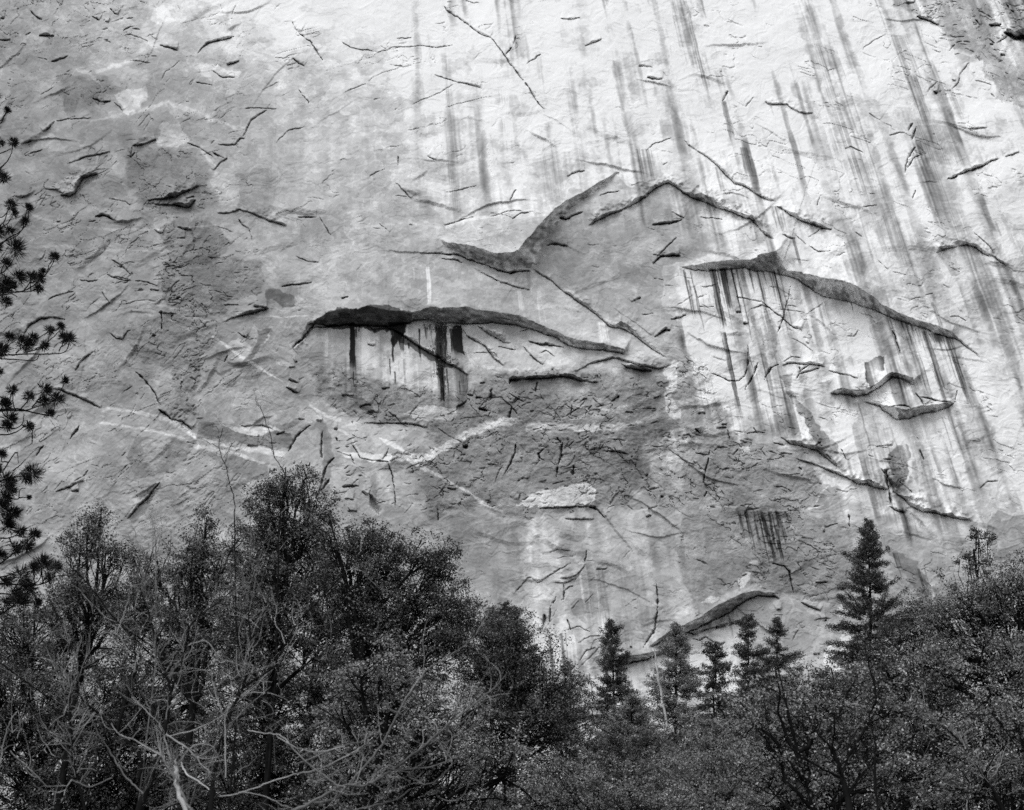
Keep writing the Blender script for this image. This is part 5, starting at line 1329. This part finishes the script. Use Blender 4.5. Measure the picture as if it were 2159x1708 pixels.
# small pine growing out of the cliff ledge
rng_ = np.random.default_rng(77)
g1, g2 = Geo(), Geo()
pr = bpy.data.objects.new('ledge_pine', None); COL.objects.link(pr)
DW = 213.0
uW = upp(DW, 760)
pb = at(936, 846, DW); pr.location = pb
bpy.context.view_layer.update()
ptop = at(925, 690, DW - 1.5)
tl = wander(pb, ptop, rng_, .04, 10)
g1.tube(tl, np.linspace(1.6 * uW, .6 * uW, 10), 6)
for (lx, ly, lr, nlv) in ((925, 678, 17, 420), (905, 682, 11, 150), (944, 690, 10, 150), (930, 720, 10, 110), (912, 735, 9, 80), (940, 752, 10, 130), (952, 760, 9, 110), (920, 790, 8, 70), (936, 812, 8, 70), (928, 770, 7, 60)):
    c = at(lx, ly, DW - 1.6 + rng_.uniform(-.5, .5)); g1.tube(wander(tl[int(rng_.integers(2, 9))], c, rng_, .1, 5), np.linspace(.5 * uW, .2 * uW, 5), 4)
    g2.leaves(c + rng_.normal(size=(nlv, 3)) * lr * uW * np.array([.62, .62, .45]), 3.4 * uW, 1.6 * uW, rng_)
link('trunk', g1.mesh('trunk', [MAT_BARK]), pr); link('crown', g2.mesh('crown', [MAT_FIR], False), pr)
tag(pr, 'small pine clinging to the stained ledge under the big dark arch', 'pine')

# leafy trees, far to near
crown_tree('oak_tree', 'sparse little tree standing above the right-hand mass at its upper edge', 'tree', 2046, 64, [(2062, 1140, 26), (2040, 1168, 16), (2084, 1134, 16), (2060, 1122, 14), (2024, 1180, 12), (2070, 1160, 16), (2050, 1200, 20), (2072, 1190, 20), (2046, 1182, 14)], leaf=3.8, lai=2.6, seed=31, group=OAKS, trunk_r=.12, clump=6, gaps=.6)
crown_tree('oak_tree', 'tall tree filling the right edge below the upper notch', 'tree', 2080, 40, [(2090, 1260, 56), (2150, 1235, 66), (2040, 1290, 70), (2120, 1310, 95), (1990, 1330, 62), (2060, 1400, 95), (2160, 1420, 110), (1950, 1400, 66), (2240, 1290, 110), (2170, 1205, 50), (2115, 1230, 45), (2020, 1260, 45), (1960, 1290, 45)], leaf=4.4, lai=2.6, seed=32, group=OAKS, trunk_r=.22, mat=MAT_OAK_PALE, gaps=.55)
crown_tree('oak_tree', 'mid-height leafy tree between the tallest conifer and the right edge', 'tree', 1950, 46, [(1930, 1290, 42), (1900, 1350, 56), (1960, 1370, 60), (1880, 1430, 70), (1980, 1450, 80), (1860, 1500, 70)], leaf=4.0, lai=2.6, seed=33, group=OAKS, trunk_r=.18, gaps=.4)
crown_tree('oak_tree', 'deep shaded tree behind the lower right branches', 'tree', 1850, 50, [(1760, 1480, 90), (1650, 1510, 80), (1575, 1510, 50), (1880, 1560, 120), (1700, 1600, 120), (2020, 1560, 120), (2140, 1600, 120), (1600, 1620, 110), (1760, 1720, 130), (1920, 1710, 130), (1640, 1730, 110), (2100, 1740, 120)], leaf=4.2, lai=3.4, seed=34, group=OAKS, trunk_r=.22, gaps=.1)
crown_tree('oak_tree', 'deep shaded tree behind the middle of the bottom edge', 'tree', 1320, 54, [(1180, 1500, 70), (1262, 1600, 80), (1380, 1600, 80), (1460, 1610, 80), (1200, 1640, 120), (1340, 1690, 120), (1500, 1710, 120), (1080, 1740, 110)], leaf=4.0, lai=3.2, seed=35, group=OAKS, trunk_r=.22, gaps=.1)
crown_tree('oak_tree', 'slim young tree at the left edge of the wood, top just below pale slabs', 'tree', 190, 44, [(188, 1108, 38), (170, 1150, 46), (222, 1165, 46), (150, 1215, 60), (225, 1240, 66), (180, 1310, 90), (120, 1320, 80), (262, 1180, 44), (280, 1250, 70), (210, 1090, 30)], leaf=4.2, lai=2.3, seed=36, group=OAKS, trunk_r=.15, gaps=.55)
crown_tree('oak_tree', 'open tree between the slim left one and the tall dark crown', 'tree', 430, 42, [(432, 1122, 44), (405, 1180, 58), (465, 1175, 60), (350, 1240, 62), (430, 1250, 80), (320, 1320, 80), (400, 1350, 100), (480, 1300, 80), (500, 1140, 44), (330, 1180, 44), (300, 1280, 80)], leaf=4.2, lai=2.3, seed=37, group=OAKS, trunk_r=.17, gaps=.65)
crown_tree('oak_tree', 'tall dark dense tree, highest of the left-hand wood', 'tree', 592, 38, [(600, 1008, 34), (640, 1012, 40), (562, 1035, 34), (600, 1070, 66), (655, 1080, 56), (548, 1110, 48), (600, 1160, 90), (660, 1190, 80), (520, 1210, 70), (600, 1290, 120), (700, 1300, 90), (500, 1330, 90)], leaf=4.2, lai=3.0, seed=38, group=OAKS, trunk_r=.13, gaps=.3)
crown_tree('oak_tree', 'broad dark tree forming the right shoulder of the left-hand wood', 'tree', 830, 36, [(770, 1150, 46), (830, 1160, 52), (900, 1165, 44), (930, 1200, 46), (790, 1220, 80), (880, 1250, 90), (945, 1270, 46), (760, 1310, 90), (860, 1350, 110), (940, 1340, 60), (720, 1230, 60), (955, 1160, 20), (985, 1330, 40), (980, 1290, 40), (740, 1140, 50), (690, 1120, 50)], leaf=4.4, lai=3.0, seed=39, group=OAKS, trunk_r=.15, gaps=.3)
crown_tree('oak_tree', 'leafy tree under the cluster of conifer tops, beside the middle gap', 'tree', 1060, 40, [(1030, 1350, 60), (1090, 1340, 50), (1130, 1400, 50), (1060, 1430, 90), (1170, 1450, 50), (1000, 1400, 60), (1160, 1520, 80), (1060, 1540, 110), (1150, 1370, 22)], leaf=4.2, lai=2.8, seed=40, group=OAKS, trunk_r=.2, gaps=.3)
crown_tree('oak_tree', 'dark tree filling the lower left corner behind the bare branches', 'tree', 150, 50, [(60, 1360, 110), (0, 1480, 130), (150, 1480, 130), (280, 1460, 120), (80, 1620, 150), (240, 1620, 150), (-80, 1380, 100), (400, 1480, 120), (380, 1640, 150), (100, 1750, 130), (300, 1760, 130)], leaf=4.6, lai=2.8, seed=41, group=OAKS, trunk_r=.24, gaps=.25)
crown_tree('oak_tree', 'dark tree low behind the bare branches, left of the middle', 'tree', 620, 48, [(540, 1470, 120), (660, 1440, 110), (560, 1620, 150), (760, 1480, 120), (720, 1640, 150), (880, 1560, 130), (930, 1680, 140), (480, 1740, 120), (660, 1760, 120), (820, 1740, 110)], leaf=4.6, lai=3.2, seed=42, group=OAKS, trunk_r=.24, gaps=.15)
crown_tree('oak_tree', 'paler rounded oak in front of the dark shoulder, left of the middle gap', 'tree', 800, 25, [(800, 1380, 60), (760, 1430, 80), (850, 1440, 70), (800, 1500, 100), (900, 1510, 80), (720, 1520, 80), (860, 1600, 110), (960, 1600, 90), (760, 1640, 110), (1060, 1640, 110), (1000, 1500, 60)], leaf=5.0, lai=1.9, seed=43, group=OAKS, trunk_r=.14, mat=MAT_OAK_PALE, clump=10, gaps=.6)
crown_tree('oak_tree', 'wide pale-leaved oak spreading over the lower right', 'tree', 1775, 24, [(1640, 1440, 60), (1720, 1480, 80), (1590, 1530, 70), (1800, 1440, 60), (1880, 1500, 90), (1700, 1580, 100), (1830, 1600, 110), (1960, 1580, 100), (1620, 1660, 90), (1760, 1690, 110), (1920, 1690, 110), (1560, 1480, 40)], leaf=5.4, lai=1.5, seed=44, group=OAKS, trunk_r=.08, mat=MAT_OAK_PALE, clump=11, gaps=.7)
crown_tree('oak_tree', 'leafy tree in the bottom right corner, beside the wide oak', 'tree', 2090, 27, [(2080, 1480, 80), (2150, 1540, 90), (2050, 1600, 90), (2130, 1660, 110), (2010, 1690, 80), (2180, 1430, 70)], leaf=5.0, lai=1.5, seed=45, group=OAKS, trunk_r=.12, mat=MAT_OAK_PALE, clump=11, gaps=.7)
crown_tree('shrub', 'pale fine-leaved bush at the bottom edge just right of the middle', 'shrub', 1300, 26, [(1180, 1640, 60), (1260, 1680, 70), (1120, 1700, 70), (1350, 1660, 60), (1420, 1700, 70)], leaf=4.0, lai=1.8, seed=46, trunk_r=.04, mat=MAT_OAK_PALE, clump=10, gaps=.5)
crown_tree('shrub', 'pale fine-leaved bush at the bottom edge left of the wide right-hand oak', 'shrub', 1500, 27, [(1460, 1640, 60), (1530, 1690, 70), (1500, 1600, 45), (1560, 1600, 40)], leaf=4.0, lai=1.8, seed=47, trunk_r=.04, mat=MAT_CEDAR, clump=10, gaps=.5)

# dead snag
limbs_tree('dead_snag', 'thin pale dead conifer stem right of the slender middle conifer', 'dead tree', 66,
           [Q(1, 2, [(2050, 1190, 16), (2010, 960, 15), (1985, 800, 12), (1970, 690, 6)]), Q(1, 2, [(2000, 900, 6), (1930, 890, 4), (1880, 895, 3)]), Q(1, 2, [(2030, 1060, 5), (1990, 1040, 4), (1960, 1020, 3)]), Q(1, 2, [(2040, 1140, 6), (2080, 1130, 4), (2110, 1135, 3)])],
           (1406, 1536), MAT_DEAD, 1, twig=(.3, 22))
# bare trees
limbs_tree('bare_tree', 'forked leafless tree with dark crooked limbs left of centre, in front of the wood', 'bare tree', 15, [
    Q(0, 2, [(860, 1760, 52), (950, 1500, 44), (1010, 1340, 36), (1040, 1200, 30), (1062, 1050, 26), (1078, 960, 22), (1050, 860, 19), (1000, 730, 15), (975, 620, 14), (940, 470, 12), (900, 340, 10), (890, 290, 9), (930, 200, 8), (960, 80, 6), (990, 0, 4)]),
    Q(0, 2, [(1075, 965, 16), (1120, 850, 14), (1160, 720, 13), (1190, 560, 12), (1170, 520, 6)]), Q(0, 2, [(1185, 570, 9), (1250, 480, 8), (1350, 410, 7), (1450, 330, 6), (1540, 255, 4)]),
    Q(0, 2, [(1050, 860, 12), (1100, 740, 11), (1140, 680, 10), (1190, 540, 8)]),
    Q(0, 2, [(985, 690, 13), (850, 600, 12), (740, 520, 11), (610, 350, 10), (520, 240, 8), (430, 150, 5)]),
    Q(0, 2, [(870, 1510, 24), (890, 1380, 22), (760, 1230, 20), (740, 1215, 22), (780, 1050, 24), (830, 880, 22), (862, 810, 18), (850, 720, 12), (850, 600, 10), (845, 400, 8), (830, 270, 6), (770, 120, 5), (765, 0, 3)]),
    Q(0, 2, [(740, 1215, 16), (640, 1110, 15), (550, 1040, 14), (500, 975, 13), (480, 920, 13), (520, 820, 12), (550, 680, 11), (580, 500, 9), (610, 330, 7), (650, 180, 5)]),
    Q(0, 2, [(862, 800, 10), (1000, 730, 9), (1130, 680, 8), (1250, 610, 5)]),
    Q(0, 2, [(1040, 1215, 20), (960, 1060, 18), (900, 990, 15), (880, 940, 8)]),
    Q(0, 2, [(1020, 1350, 10), (1150, 1260, 10), (1200, 1330, 14), (1280, 1420, 12)]),
    Q(0, 2, [(1080, 1060, 9), (1250, 960, 9), (1400, 910, 8), (1520, 865, 8), (1700, 810, 7), (1900, 760, 6), (2159, 690, 5)])],
    (300, 1730), MAT_BARK, 2, twig=(.8, 95), twig_mat=MAT_TWIG)
limbs_tree('bare_tree', 'leafless tree with thin drooping limbs at the far lower left', 'bare tree', 16, [
    Q(0, 2, [(560, 1800, 20), (500, 1560, 18), (462, 1400, 17), (450, 1200, 17), (435, 1050, 16), (440, 930, 12), (400, 870, 9), (360, 780, 6)]),
    Q(0, 2, [(435, 1055, 14), (300, 985, 13), (200, 920, 12), (100, 850, 10), (20, 790, 9), (-80, 720, 7)]),
    Q(0, 2, [(530, 720, 12), (440, 660, 9), (400, 560, 8), (330, 420, 6), (300, 340, 4)]), Q(0, 2, [(500, 1560, 10), (380, 1660, 9), (300, 1680, 7)]),
    Q(0, 2, [(450, 1150, 10), (340, 1060, 9), (250, 1010, 7), (140, 1010, 5)]), Q(0, 2, [(470, 1420, 9), (300, 1350, 8), (160, 1300, 6), (60, 1200, 5)])],
    (170, 1740), MAT_BARK, 3, twig=(1.0, 80), twig_mat=MAT_TWIG)
limbs_tree('bare_tree', 'leafless tree whose long limbs sweep up to the right beneath the dark shoulder', 'bare tree', 15.5, [
    Q(0, 2, [(1320, 1780, 34), (1350, 1500, 30), (1390, 1300, 28), (1430, 1150, 26), (1530, 930, 22), (1560, 800, 16), (1580, 650, 13), (1570, 480, 9), (1578, 300, 7), (1580, 120, 5)]),
    Q(0, 2, [(1530, 930, 16), (1640, 860, 14), (1720, 800, 14), (1800, 660, 13), (1880, 520, 12), (2000, 390, 10), (2160, 220, 8), (2260, 90, 5)]),
    Q(0, 2, [(1585, 620, 10), (1640, 540, 9), (1680, 400, 7), (1700, 300, 5)]), Q(0, 2, [(1430, 1160, 12), (1560, 1090, 11), (1680, 960, 10), (1780, 760, 8), (1840, 600, 6)]),
    Q(0, 2, [(1400, 1350, 12), (1530, 1290, 10), (1650, 1200, 8), (1730, 1130, 6)]), Q(0, 2, [(1480, 1560, 10), (1475, 1400, 9), (1500, 1300, 7)])],
    (440, 1740), MAT_BARK, 4, twig=(.8, 90), twig_mat=MAT_TWIG)
limbs_tree('bare_tree', 'leafless grey-barked tree, low right of the forked one, with long limbs rising rightwards', 'bare tree', 14, [
    Q(1, 2, [(-420, 1760, 30), (-200, 1660, 20), (0, 1552, 17), (150, 1548, 17), (300, 1460, 16), (500, 1312, 15), (650, 1180, 13), (800, 1062, 11), (950, 940, 8), (1040, 840, 5)]),
    Q(1, 2, [(-200, 1660, 14), (-60, 1640, 14), (0, 1590, 13), (120, 1450, 13), (240, 1310, 13), (320, 1150, 12), (430, 960, 11), (530, 825, 10), (650, 750, 9), (800, 645, 7), (862, 570, 4)]),
    Q(1, 2, [(180, 1430, 8), (400, 1450, 9), (600, 1420, 9), (760, 1350, 7)]), Q(1, 2, [(60, 1710, 12), (180, 1680, 12), (330, 1640, 10), (440, 1570, 6)]), Q(1, 2, [(-300, 1420, 10), (0, 1300, 12), (130, 1270, 11), (215, 1195, 8)]),
    Q(1, 2, [(430, 1500, 7), (540, 1540, 8), (640, 1480, 6), (720, 1380, 4)]), Q(1, 2, [(650, 1190, 9), (740, 1160, 8), (830, 1080, 6)]), Q(1, 2, [(250, 1030, 6), (330, 1080, 8), (400, 1110, 8)]),
    Q(1, 2, [(-150, 1520, 9), (20, 1440, 9), (100, 1440, 7)]), Q(1, 2, [(560, 1580, 6), (640, 1640, 7), (740, 1640, 5)])],
    (590, 1730), MAT_BARKG, 5, twig=(.55, 80), twig_mat=MAT_TWIG)
limbs_tree('bare_tree', 'tangle of pale leafless branches arching across the bottom left and sweeping right', 'bare tree', 13.5, [
    Q(0, 2, [(1235, 1790, 18), (1150, 1600, 14), (1040, 1400, 11), (1010, 1330, 9)]), Q(0, 2, [(1120, 1560, 10), (1040, 1250, 9), (1100, 1262, 10), (1200, 1330, 11), (1262, 1410, 8), (1330, 1470, 5)]),
    Q(0, 2, [(1040, 1380, 8), (850, 1262, 7), (780, 1240, 8), (740, 1215, 7), (700, 1160, 5)]), Q(0, 2, [(900, 1600, 8), (800, 1500, 9), (700, 1350, 9), (610, 1210, 8), (560, 1080, 6), (520, 980, 4)]),
    Q(0, 2, [(1130, 1400, 7), (1220, 1300, 8), (1330, 1298, 7), (1392, 1400, 5)]), Q(0, 2, [(1050, 1240, 7), (1200, 1205, 7), (1300, 1165, 5), (1420, 1100, 3)]),
    Q(0, 2, [(1420, 1500, 9), (1420, 1150, 8), (1395, 1080, 8), (1345, 920, 7), (1330, 820, 4)]), Q(0, 2, [(760, 1230, 7), (765, 1290, 7), (740, 1380, 6), (800, 1460, 4)]),
    Q(0, 2, [(820, 720, 7), (740, 600, 7), (640, 585, 5)]), Q(0, 2, [(735, 595, 6), (780, 470, 7), (805, 380, 5)]), Q(0, 2, [(0, 1420, 6), (20, 1290, 7), (60, 1150, 7), (115, 1080, 5)]),
    Q(0, 2, [(700, 1500, 5), (560, 1560, 7), (450, 1520, 6), (380, 1660, 5)]), Q(0, 2, [(1500, 1600, 7), (1660, 1545, 8), (1850, 1480, 8), (2000, 1450, 8), (2170, 1375, 7), (2300, 1290, 4)]),
    Q(0, 2, [(1560, 1200, 6), (1670, 1222, 8), (1780, 1240, 8), (1900, 1370, 9), (2100, 1530, 9), (2180, 1560, 6)]), Q(0, 2, [(1740, 1235, 7), (1850, 1300, 8), (2000, 1340, 8), (2170, 1300, 6)]),
    Q(0, 2, [(1380, 1620, 7), (1600, 1600, 6), (1800, 1680, 6), (1900, 1720, 4)]), Q(0, 2, [(1000, 1500, 6), (1080, 1420, 6), (1150, 1330, 4)]), Q(0, 2, [(1190, 660, 6), (1300, 640, 7), (1370, 730, 6), (1400, 760, 4)]),
    Q(0, 2, [(950, 1100, 6), (850, 1010, 6), (830, 990, 5)]), Q(0, 2, [(300, 1560, 6), (200, 1460, 7), (60, 1330, 6)])],
    (425, 1740), MAT_TWIG, 16, twig=(.6, 75), twig_mat=MAT_TWIG)
limbs_tree('broken_stem', 'short bleached broken stem at the bottom left of centre', 'dead tree', 13, [
    Q(0, 2, [(1215, 1790, 26), (1140, 1640, 28), (1115, 1540, 27), (1118, 1470, 26), (1100, 1400, 20), (1090, 1388, 10)]), Q(0, 2, [(1130, 1630, 16), (1190, 1690, 16), (1230, 1730, 16)]), Q(0, 2, [(1140, 1400, 8), (1180, 1480, 10), (1250, 1520, 8), (1320, 1580, 6)])],
    (405, 1740), MAT_DEAD, 6, twig=(.6, 40), twig_mat=MAT_TWIG)
limbs_tree('bare_sapling', 'thin leafless sapling reaching above the wood left of the tall dark crown', 'bare tree', 22, [
    Q(0, 1, [(1520, 2600, 12), (1485, 2100, 10), (1480, 1600, 8), (1482, 1470, 8), (1445, 1330, 6), (1420, 1230, 6), (1380, 1120, 5), (1405, 1000, 4)]),
    Q(0, 1, [(1420, 1230, 5), (1440, 1140, 4), (1480, 1080, 3)]), Q(0, 1, [(1380, 1120, 4), (1300, 1080, 3), (1240, 1060, 2)])],
    (508, 1440), MAT_BARK, 7, twig=(.35, 40), twig_mat=MAT_TWIG)
limbs_tree('bare_sapling', 'thin leafless sapling reaching above the tall dark crown itself', 'bare tree', 23, [
    Q(0, 1, [(1740, 2600, 12), (1750, 2000, 10), (1765, 1600, 8), (1785, 1390, 8), (1795, 1290, 7), (1735, 1180, 5), (1700, 1020, 5), (1650, 890, 4), (1620, 840, 3)]),
    Q(0, 1, [(1795, 1390, 6), (1850, 1330, 5), (1880, 1230, 4)]), Q(0, 1, [(1735, 1180, 4), (1700, 1120, 3), (1640, 1100, 2)])],
    (585, 1440), MAT_BARK, 8, twig=(.35, 40), twig_mat=MAT_TWIG)
limbs_tree('bare_sapling', 'cluster of pale leafless shoots between the slim left tree and the open one', 'bare tree', 24, [
    Q(0, 1, [(980, 2500, 9), (985, 1900, 7), (975, 1650, 5), (960, 1560, 3)]), Q(0, 1, [(1000, 2300, 6), (1060, 1900, 5), (1080, 1640, 3)]), Q(0, 1, [(980, 2400, 6), (900, 1950, 5), (860, 1700, 4), (830, 1600, 3)]), Q(0, 1, [(985, 1800, 4), (1020, 1650, 3), (1015, 1560, 2)])],
    (325, 1400), MAT_BARKG, 9, twig=(.5, 40), twig_mat=MAT_TWIG)
# dark limbs of the nearer right-hand oaks
limbs_tree('bare_tree', 'black crooked trunk with few forked limbs among the pale leaves at lower right', 'tree', 22.5, [
    Q(2, 2, [(1060, 1760, 44), (1040, 1600, 38), (1000, 1470, 30), (970, 1370, 26), (900, 1270, 14), (830, 1190, 9), (760, 1050, 5)]), Q(2, 2, [(1010, 1500, 18), (860, 1430, 13), (730, 1340, 9), (640, 1290, 8)]),
    Q(2, 2, [(1010, 1470, 20), (1040, 1390, 16), (1050, 1300, 8), (1120, 1180, 5)]), Q(2, 2, [(940, 1340, 16), (960, 1200, 10), (960, 1080, 5)])],
    (1790, 1730), MAT_BARK, 10, twig=(.35, 70))
limbs_tree('bare_tree', 'dark upright stem among the pale leaves right of the black crooked trunk', 'tree', 23, [
    Q(2, 2, [(1240, 1780, 18), (1230, 1660, 16), (1215, 1480, 16), (1215, 1260, 9), (1180, 1120, 10), (1220, 1020, 16), (1210, 900, 15), (1170, 760, 10), (1150, 640, 5)]), Q(2, 2, [(1215, 1480, 10), (1160, 1370, 8), (1130, 1330, 5)]), Q(2, 2, [(1235, 1620, 9), (1310, 1480, 7), (1340, 1380, 5)])],
    (1850, 1730), MAT_BARK, 11, twig=(.3, 70))
limbs_tree('bare_tree', 'dark limb slanting down to the bottom right corner', 'tree', 24, [
    Q(2, 2, [(2060, 1780, 22), (1980, 1600, 20), (1900, 1480, 17), (1800, 1330, 15), (1700, 1220, 11), (1640, 1170, 7)]), Q(2, 2, [(1980, 1600, 12), (2080, 1620, 10), (2200, 1700, 8)]), Q(2, 2, [(1900, 1490, 9), (1960, 1380, 7), (2040, 1300, 5)]), Q(2, 2, [(1990, 1630, 7), (1800, 1640, 6), (1640, 1650, 4)])],
    (2130, 1730), MAT_BARK, 12, twig=(.7, 80), twig_mat=MAT_TWIG)

# ---------------------------------------------------------------- the near pine at the left edge
DP = 28.0
rp = np.random.default_rng(99)
up_ = upp(DP, 900)
pine = bpy.data.objects.new('pine_tree', None); COL.objects.link(pine)
pb = at(-205, 1500, DP); pine.location = (pb[0], DP, -.3)
bpy.context.view_layer.update()
wood, need = Geo(), Geo()
tz = at(-175, -150, DP)
tline = smooth_line([[pb[0], DP, -.7], [pb[0] - .1, DP, 8], [pb[0] + .1, DP, 16], [tz[0], DP, tz[2]]], 6)
wood.tube(tline, np.linspace(.32, .14, len(tline)), 12)
SA = lambda p: (.3334 * p[0], 189.8 + .3334 * p[1])
SB = lambda p: (.3334 * p[0], 759.1 + .3334 * p[1])
TA = [(40, 130, 35), (80, 330, 45), (20, 560, 45), (65, 730, 45), (170, 750, 32), (80, 780, 30), (150, 830, 40), (60, 890, 35), (90, 1010, 70), (340, 1060, 45), (30, 1100, 45), (190, 1180, 45), (110, 1190, 60), (240, 1190, 50), (265, 1150, 30), (20, 1230, 60), (310, 1520, 35), (380, 1500, 35), (430, 1580, 50), (400, 1570, 40), (60, 1570, 50), (120, 1580, 50), (210, 1570, 40), (160, 1610, 60), (280, 1620, 40), (10, 1640, 50), (30, 1340, 40), (240, 1260, 35), (5, 340, 30), (-20, 900, 50), (-30, 1000, 50), (0, 1260, 60), (60, 1240, 50)]
TB = [(75, 190, 45), (180, 230, 38), (280, 190, 55), (405, 130, 35), (275, 260, 40), (360, 250, 45), (310, 340, 35), (30, 290, 50), (60, 370, 50), (175, 420, 38), (40, 420, 45), (20, 270, 40), (200, 720, 55), (160, 745, 40), (30, 770, 70), (60, 830, 50), (30, 880, 50), (80, 970, 60), (40, 1000, 50), (50, 1060, 45), (125, 1080, 45), (215, 1110, 50), (160, 1180, 45), (90, 1190, 40), (265, 1300, 60), (210, 1320, 45), (130, 1370, 60), (30, 1410, 50), (170, 1450, 50), (90, 1480, 50), (110, 1540, 60), (30, 1540, 40), (230, 1535, 28), (350, 1320, 40), (180, 870, 20), (0, 600, 40), (10, 940, 60), (0, 1240, 40), (300, 1370, 30)]
BA = [[(-60, 230), (0, 210), (25, 170), (40, 140)], [(-60, 345), (-10, 330), (15, 345)], [(-80, 560), (0, 495), (45, 450), (70, 400), (80, 340)], [(-60, 420), (40, 385), (70, 370)], [(-80, 600), (-20, 600), (20, 570)], [(-80, 1050), (40, 945), (120, 900), (165, 850), (180, 780), (172, 755)], [(-60, 1010), (0, 970), (90, 930), (140, 880), (150, 840)], [(-60, 830), (20, 800), (60, 740)], [(-60, 900), (40, 850), (80, 790)], [(-80, 1220), (20, 1150), (80, 1080), (95, 1020)],
      [(-100, 1290), (0, 1280), (150, 1270), (250, 1200), (310, 1140), (340, 1080)], [(100, 1275), (180, 1275), (240, 1262)], [(150, 1268), (185, 1220), (190, 1190)], [(-60, 1340), (60, 1290), (110, 1310)], [(-100, 1690), (0, 1680), (150, 1670), (300, 1670), (400, 1660), (430, 1620), (430, 1590)], [(150, 1660), (240, 1640), (300, 1590), (312, 1530)], [(220, 1640), (290, 1600), (360, 1540), (385, 1510)], [(-50, 1660), (40, 1620), (100, 1580)], [(0, 1700), (100, 1704), (220, 1710), (250, 1670)], [(100, 1665), (150, 1620), (200, 1580)], [(370, 1650), (400, 1600)]]
BB = [[(-100, 340), (60, 320), (150, 320), (250, 290), (330, 260), (385, 190), (402, 150)], [(-60, 330), (100, 310), (200, 330), (300, 350), (330, 350), (340, 320), (345, 270)], [(130, 310), (180, 250), (185, 235)], [(200, 300), (240, 250), (275, 200)], [(40, 315), (60, 250), (75, 200)], [(-60, 420), (20, 430), (100, 430), (140, 400), (150, 340)], [(-60, 470), (50, 470), (110, 450), (150, 420), (190, 415)], [(-60, 790), (20, 760), (100, 740), (180, 730), (215, 700)], [(20, 700), (70, 620), (105, 585), (115, 650)], [(80, 700), (130, 660), (160, 630)], [(-60, 1110), (30, 1060), (80, 980)],
      [(-60, 1140), (60, 1125), (120, 1090)], [(-60, 1310), (60, 1240), (130, 1190), (190, 1130), (215, 1110)], [(-60, 1400), (40, 1365), (150, 1320), (160, 1290)], [(-60, 1430), (100, 1420), (250, 1420), (330, 1380), (355, 1330)], [(150, 1420), (240, 1400), (265, 1310)], [(-60, 1490), (60, 1480), (130, 1470), (170, 1450)], [(-60, 1620), (60, 1570), (110, 1530), (140, 1530), (230, 1540)], [(30, 860), (110, 880), (125, 820), (160, 810)], [(-60, 900), (0, 890), (60, 840)], [(120, 870), (175, 870)], [(-60, 250), (20, 240), (30, 280)]]


def needles(c, r, rng, n=150, toward=None):
    d = rng.normal(size=(n, 3)) + np.array([rng.uniform(.1, .9), 0, rng.uniform(0, .9)])
    r = r * rng.uniform(.85, 1.25)
    d /= np.linalg.norm(d, axis=1, keepdims=True)
    L = r * rng.uniform(.75, 1.12, n)[:, None]
    s_ = np.cross(d, rng.normal(size=(n, 3))); s_ /= np.linalg.norm(s_, axis=1, keepdims=True)
    w = .0075
    st = c + d * r * .05 + rng.normal(size=(n, 3)) * r * .10
    mid = st + d * L * .55 + np.array([0, 0, -.02]) * r
    Vv = np.stack([st - s_ * w * .6, mid - s_ * w, st + d * L, mid + s_ * w], 1).reshape(-1, 3)
    need.add(Vv, np.arange(n * 4).reshape(n, 4))


BP = []
for fn, brs in ((SA, BA), (SB, BB)):
    for pl in brs:
        q = [fn(p) for p in pl]
        d0 = DP + rp.uniform(-.5, .5)
        if q[0][0] < 0:
            i = int(np.argmin([abs(at(-150, q[0][1] + 40, DP)[2] - t[2]) for t in tline]))
            first = [tline[i]]
        else: first = []
        pts = np.array(first + [at(a, b_, d0) for a, b_ in q])
        sl = smooth_line(pts, 5)
        BP.extend(list(sl[3:]))
        r0 = 2.2 if q[0][0] < 0 else 1.5
        wood.tube(sl + rp.normal(size=sl.shape) * up_ * .35, np.linspace(r0, .8, len(sl)) * up_ * .95, 6)
for fn, ts in ((SA, TA), (SB, TB)):
    for tx_, ty_, tr_ in ts:
        x, y = fn((tx_, ty_))
        c = at(x, y, DP + rp.uniform(-.4, .4)); ba = np.array(BP)
        nb_ = ba[np.argmin(((ba - c) ** 2 * [1, .25, 1]).sum(1) + 4 * np.maximum(ba[:, 0] - c[0], 0) + np.maximum(ba[:, 2] - c[2], 0))]
        wood.tube(wander(nb_, c, rp, .12, 6, -.12), np.linspace(1.4, .9, 6) * up_, 5)
        needles(c, tr_ * .3334 * up_ * 1.18, rp, int(90 + tr_ * 2.8))
for _ in range(150):
    x = rp.uniform(-150, -4); y = rp.choice([rp.uniform(100, 700), rp.uniform(700, 1330)])
    c = at(x, y, DP + rp.uniform(-1, 1)); needles(c, rp.uniform(13, 20) * up_, rp, 120)
    i = int(np.argmin([abs(c[2] - .3 - t[2]) for t in tline]))
    if _ % 2 == 0: wood.tube(wander(tline[i], c, rp, .1, 6, -.05), np.linspace(2.0, .7, 6) * up_, 5)
link('trunk', wood.mesh('trunk', [MAT_BARK]), pine)
link('crown', need.mesh('crown', [MAT_PINE], False), pine)
tag(pine, 'long-needled pine reaching in from the left edge, black branches with tufts', 'pine')
